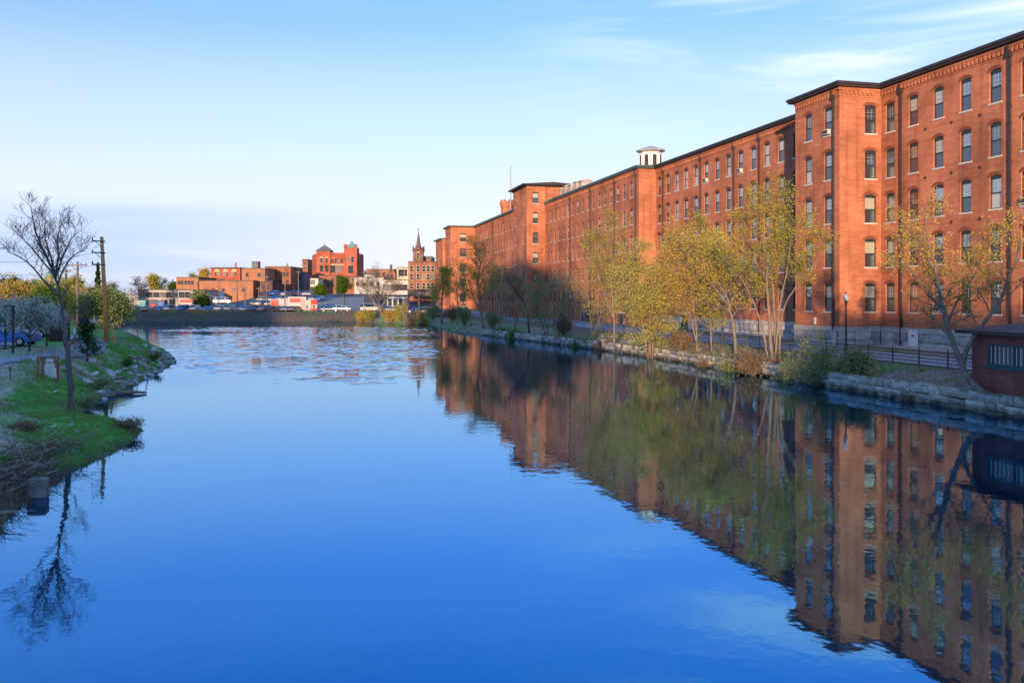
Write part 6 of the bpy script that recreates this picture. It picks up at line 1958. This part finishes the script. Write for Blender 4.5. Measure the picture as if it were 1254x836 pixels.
t = thing('domed_tower', 'cream church tower with green copper dome behind the lime tree', 'church', (ax(60, D), D, 3))
def tz(py): return az(py, D) - 3
MB().box(-1.5, 1.5, -1.5, 1.5, 0, tz(346.5)).build('tower', mat('cream_stone', (.5, .42, .32), .85, .2, noise=2, vary=.15), t)
MB().lathe([(1.5, tz(346.4)), (1.5, tz(345)), (1.0, tz(344.5)), (1.0, tz(339.5)), (1.2, tz(339))], 8, a0=R(22.5)).build('lantern', mat('cream_stone', ()), t)
MB().lathe([(1.2, tz(339)), (1.25, tz(337)), (.9, tz(334.2)), (.35, tz(332.3)), (.2, tz(331)), (.04, tz(327.5))], 10).build('dome', mat('copper_green', ()), t, smooth=True)
for a in range(4): window_box(t, math.sin(a * math.pi / 2) * 1.5, -math.cos(a * math.pi / 2) * 1.5, tz(352), .8, 1.6, rz=a * math.pi / 2)
# trees and poles of the town
for px, D, yt, w_, lf, lab, sd in [(186, 330, 341, 4.2, LF_O, 'rounded olive tree behind the low office', 1), (198, 335, 345, 4.0, LF_B, 'brown tree behind the low office, right of the olive one', 2), (213, 335, 349, 3.0, LF_G, 'green tree left of the brown brick block', 3), (250, 360, 331, 4.0, LF_A, 'amber tree beside the ornate red hall', 4), (237, 365, 338, 4.0, LF_WI, 'pale green trees above the brown brick block', 5),
                                   (170, 262, 346, 4.0, LF_B, 'bare reddish tree in front of the long white shed', 6), (245, 240, 362, 2.2, LF_WI, 'pale green tree at the corner of the tan building', 7), (249, 228, 370, 1.6, LF_D, 'dark round bush on the quay', 8), (392, 262, 353, 1.6, LF_G, 'small green tree by the cream house', 9), (12, 280, 347, 5, LF_D, 'dark green tree above the long brick row', 10), (39, 300, 350, 4, LF_D, 'dark tree behind the long brick row', 11), (92, 250, 346, 4, LF_O, 'olive tree above the dark brick block', 12),
                                   (450, 345, 333, 3.0, LF_B, 'leafless tree behind the white shed', 13), (138, 270, 350, 2.8, LF_B, 'leafless brown tree behind the long white shed', 14)]:
    B = gbase(px, D, 0)
    h = max(az(yt, D) - B[2], 2.0)
    dense = lf is not LF_B
    tree('town_tree', lab, B, [([(0, 0, 0), (.1, 0, h * .35), (-.1, 0, h * .7), (0, 0, h * .92)], .25, 30, w_, .25)], sd + 120, lf, BK_D, n2=7, l2=w_ * .4, n3=0 if dense else 3, l3=.8, leaf_n=14 if dense else 1, leaf_s=.26 if dense else .12, spread=.6, tw=.03)
for px, yt, D, lab in [(242.5, 344, 262, 'slim pole at the left corner of the tan building'), (268, 340, 245, 'thin pole in front of the oval mural'), (290.5, 343, 250, 'pole with transformer before the tan building'), (300, 351, 240, 'short pole at the right of the tan building'), (317, 351, 232, 'bare pole at the left of the far car park'), (326.5, 337, 245, 'tall pole before the dark brick annex'), (349, 345, 250, 'pole before the arched brick block'), (365.5, 331, 262, 'tall pole left of the cream house')]:
    grey_pole(lab, px, yt, D, .7)
# ramp and guard rail on the quay
strip('ramp', [(ax(388, D_), D_) for D_ in (226, 240, 255, 270, 290)], [(ax(446, D_), D_) for D_ in (226, 240, 255, 270, 290)], mat('ramp_concrete', (.27, .255, .235), .9, .15, noise=.5, vary=.12), .09, 6)
q = [(ax(px, D_), D_) for px, D_ in ((150, 224.5), (200, 222), (250, 220), (300, 219), (350, 218), (395, 217.5), (432, 216))]
gr_ = thing('guard_rail', 'low grey guard rail along the far quay', 'guard rail', (q[0][0], q[0][1], 0))
gm_ = MB()
for i in range(len(q) - 1):
    za, zb_ = hz(*q[i]) + .6, hz(*q[i + 1]) + .6
    gm_.tube([(q[i][0] - q[0][0], q[i][1] - q[0][1], za), (q[i + 1][0] - q[0][0], q[i + 1][1] - q[0][1], zb_)], .08, 4)
gm_.build('rail', mat('weathered_rail', (.15, .14, .13), .8, .2, noise=2, vary=.3), gr_)
for i in range(len(q) - 1):
    for k in range(3):
        x, y = q[i][0] + (q[i + 1][0] - q[i][0]) * k / 3, q[i][1] + (q[i + 1][1] - q[i][1]) * k / 3
        MB().box(-.06, .06, -.06, .06, -.1, .55)  .build('post', mat('weathered_rail', ()), gr_, loc=(x - q[0][0], y - q[0][1], hz(x, y)))
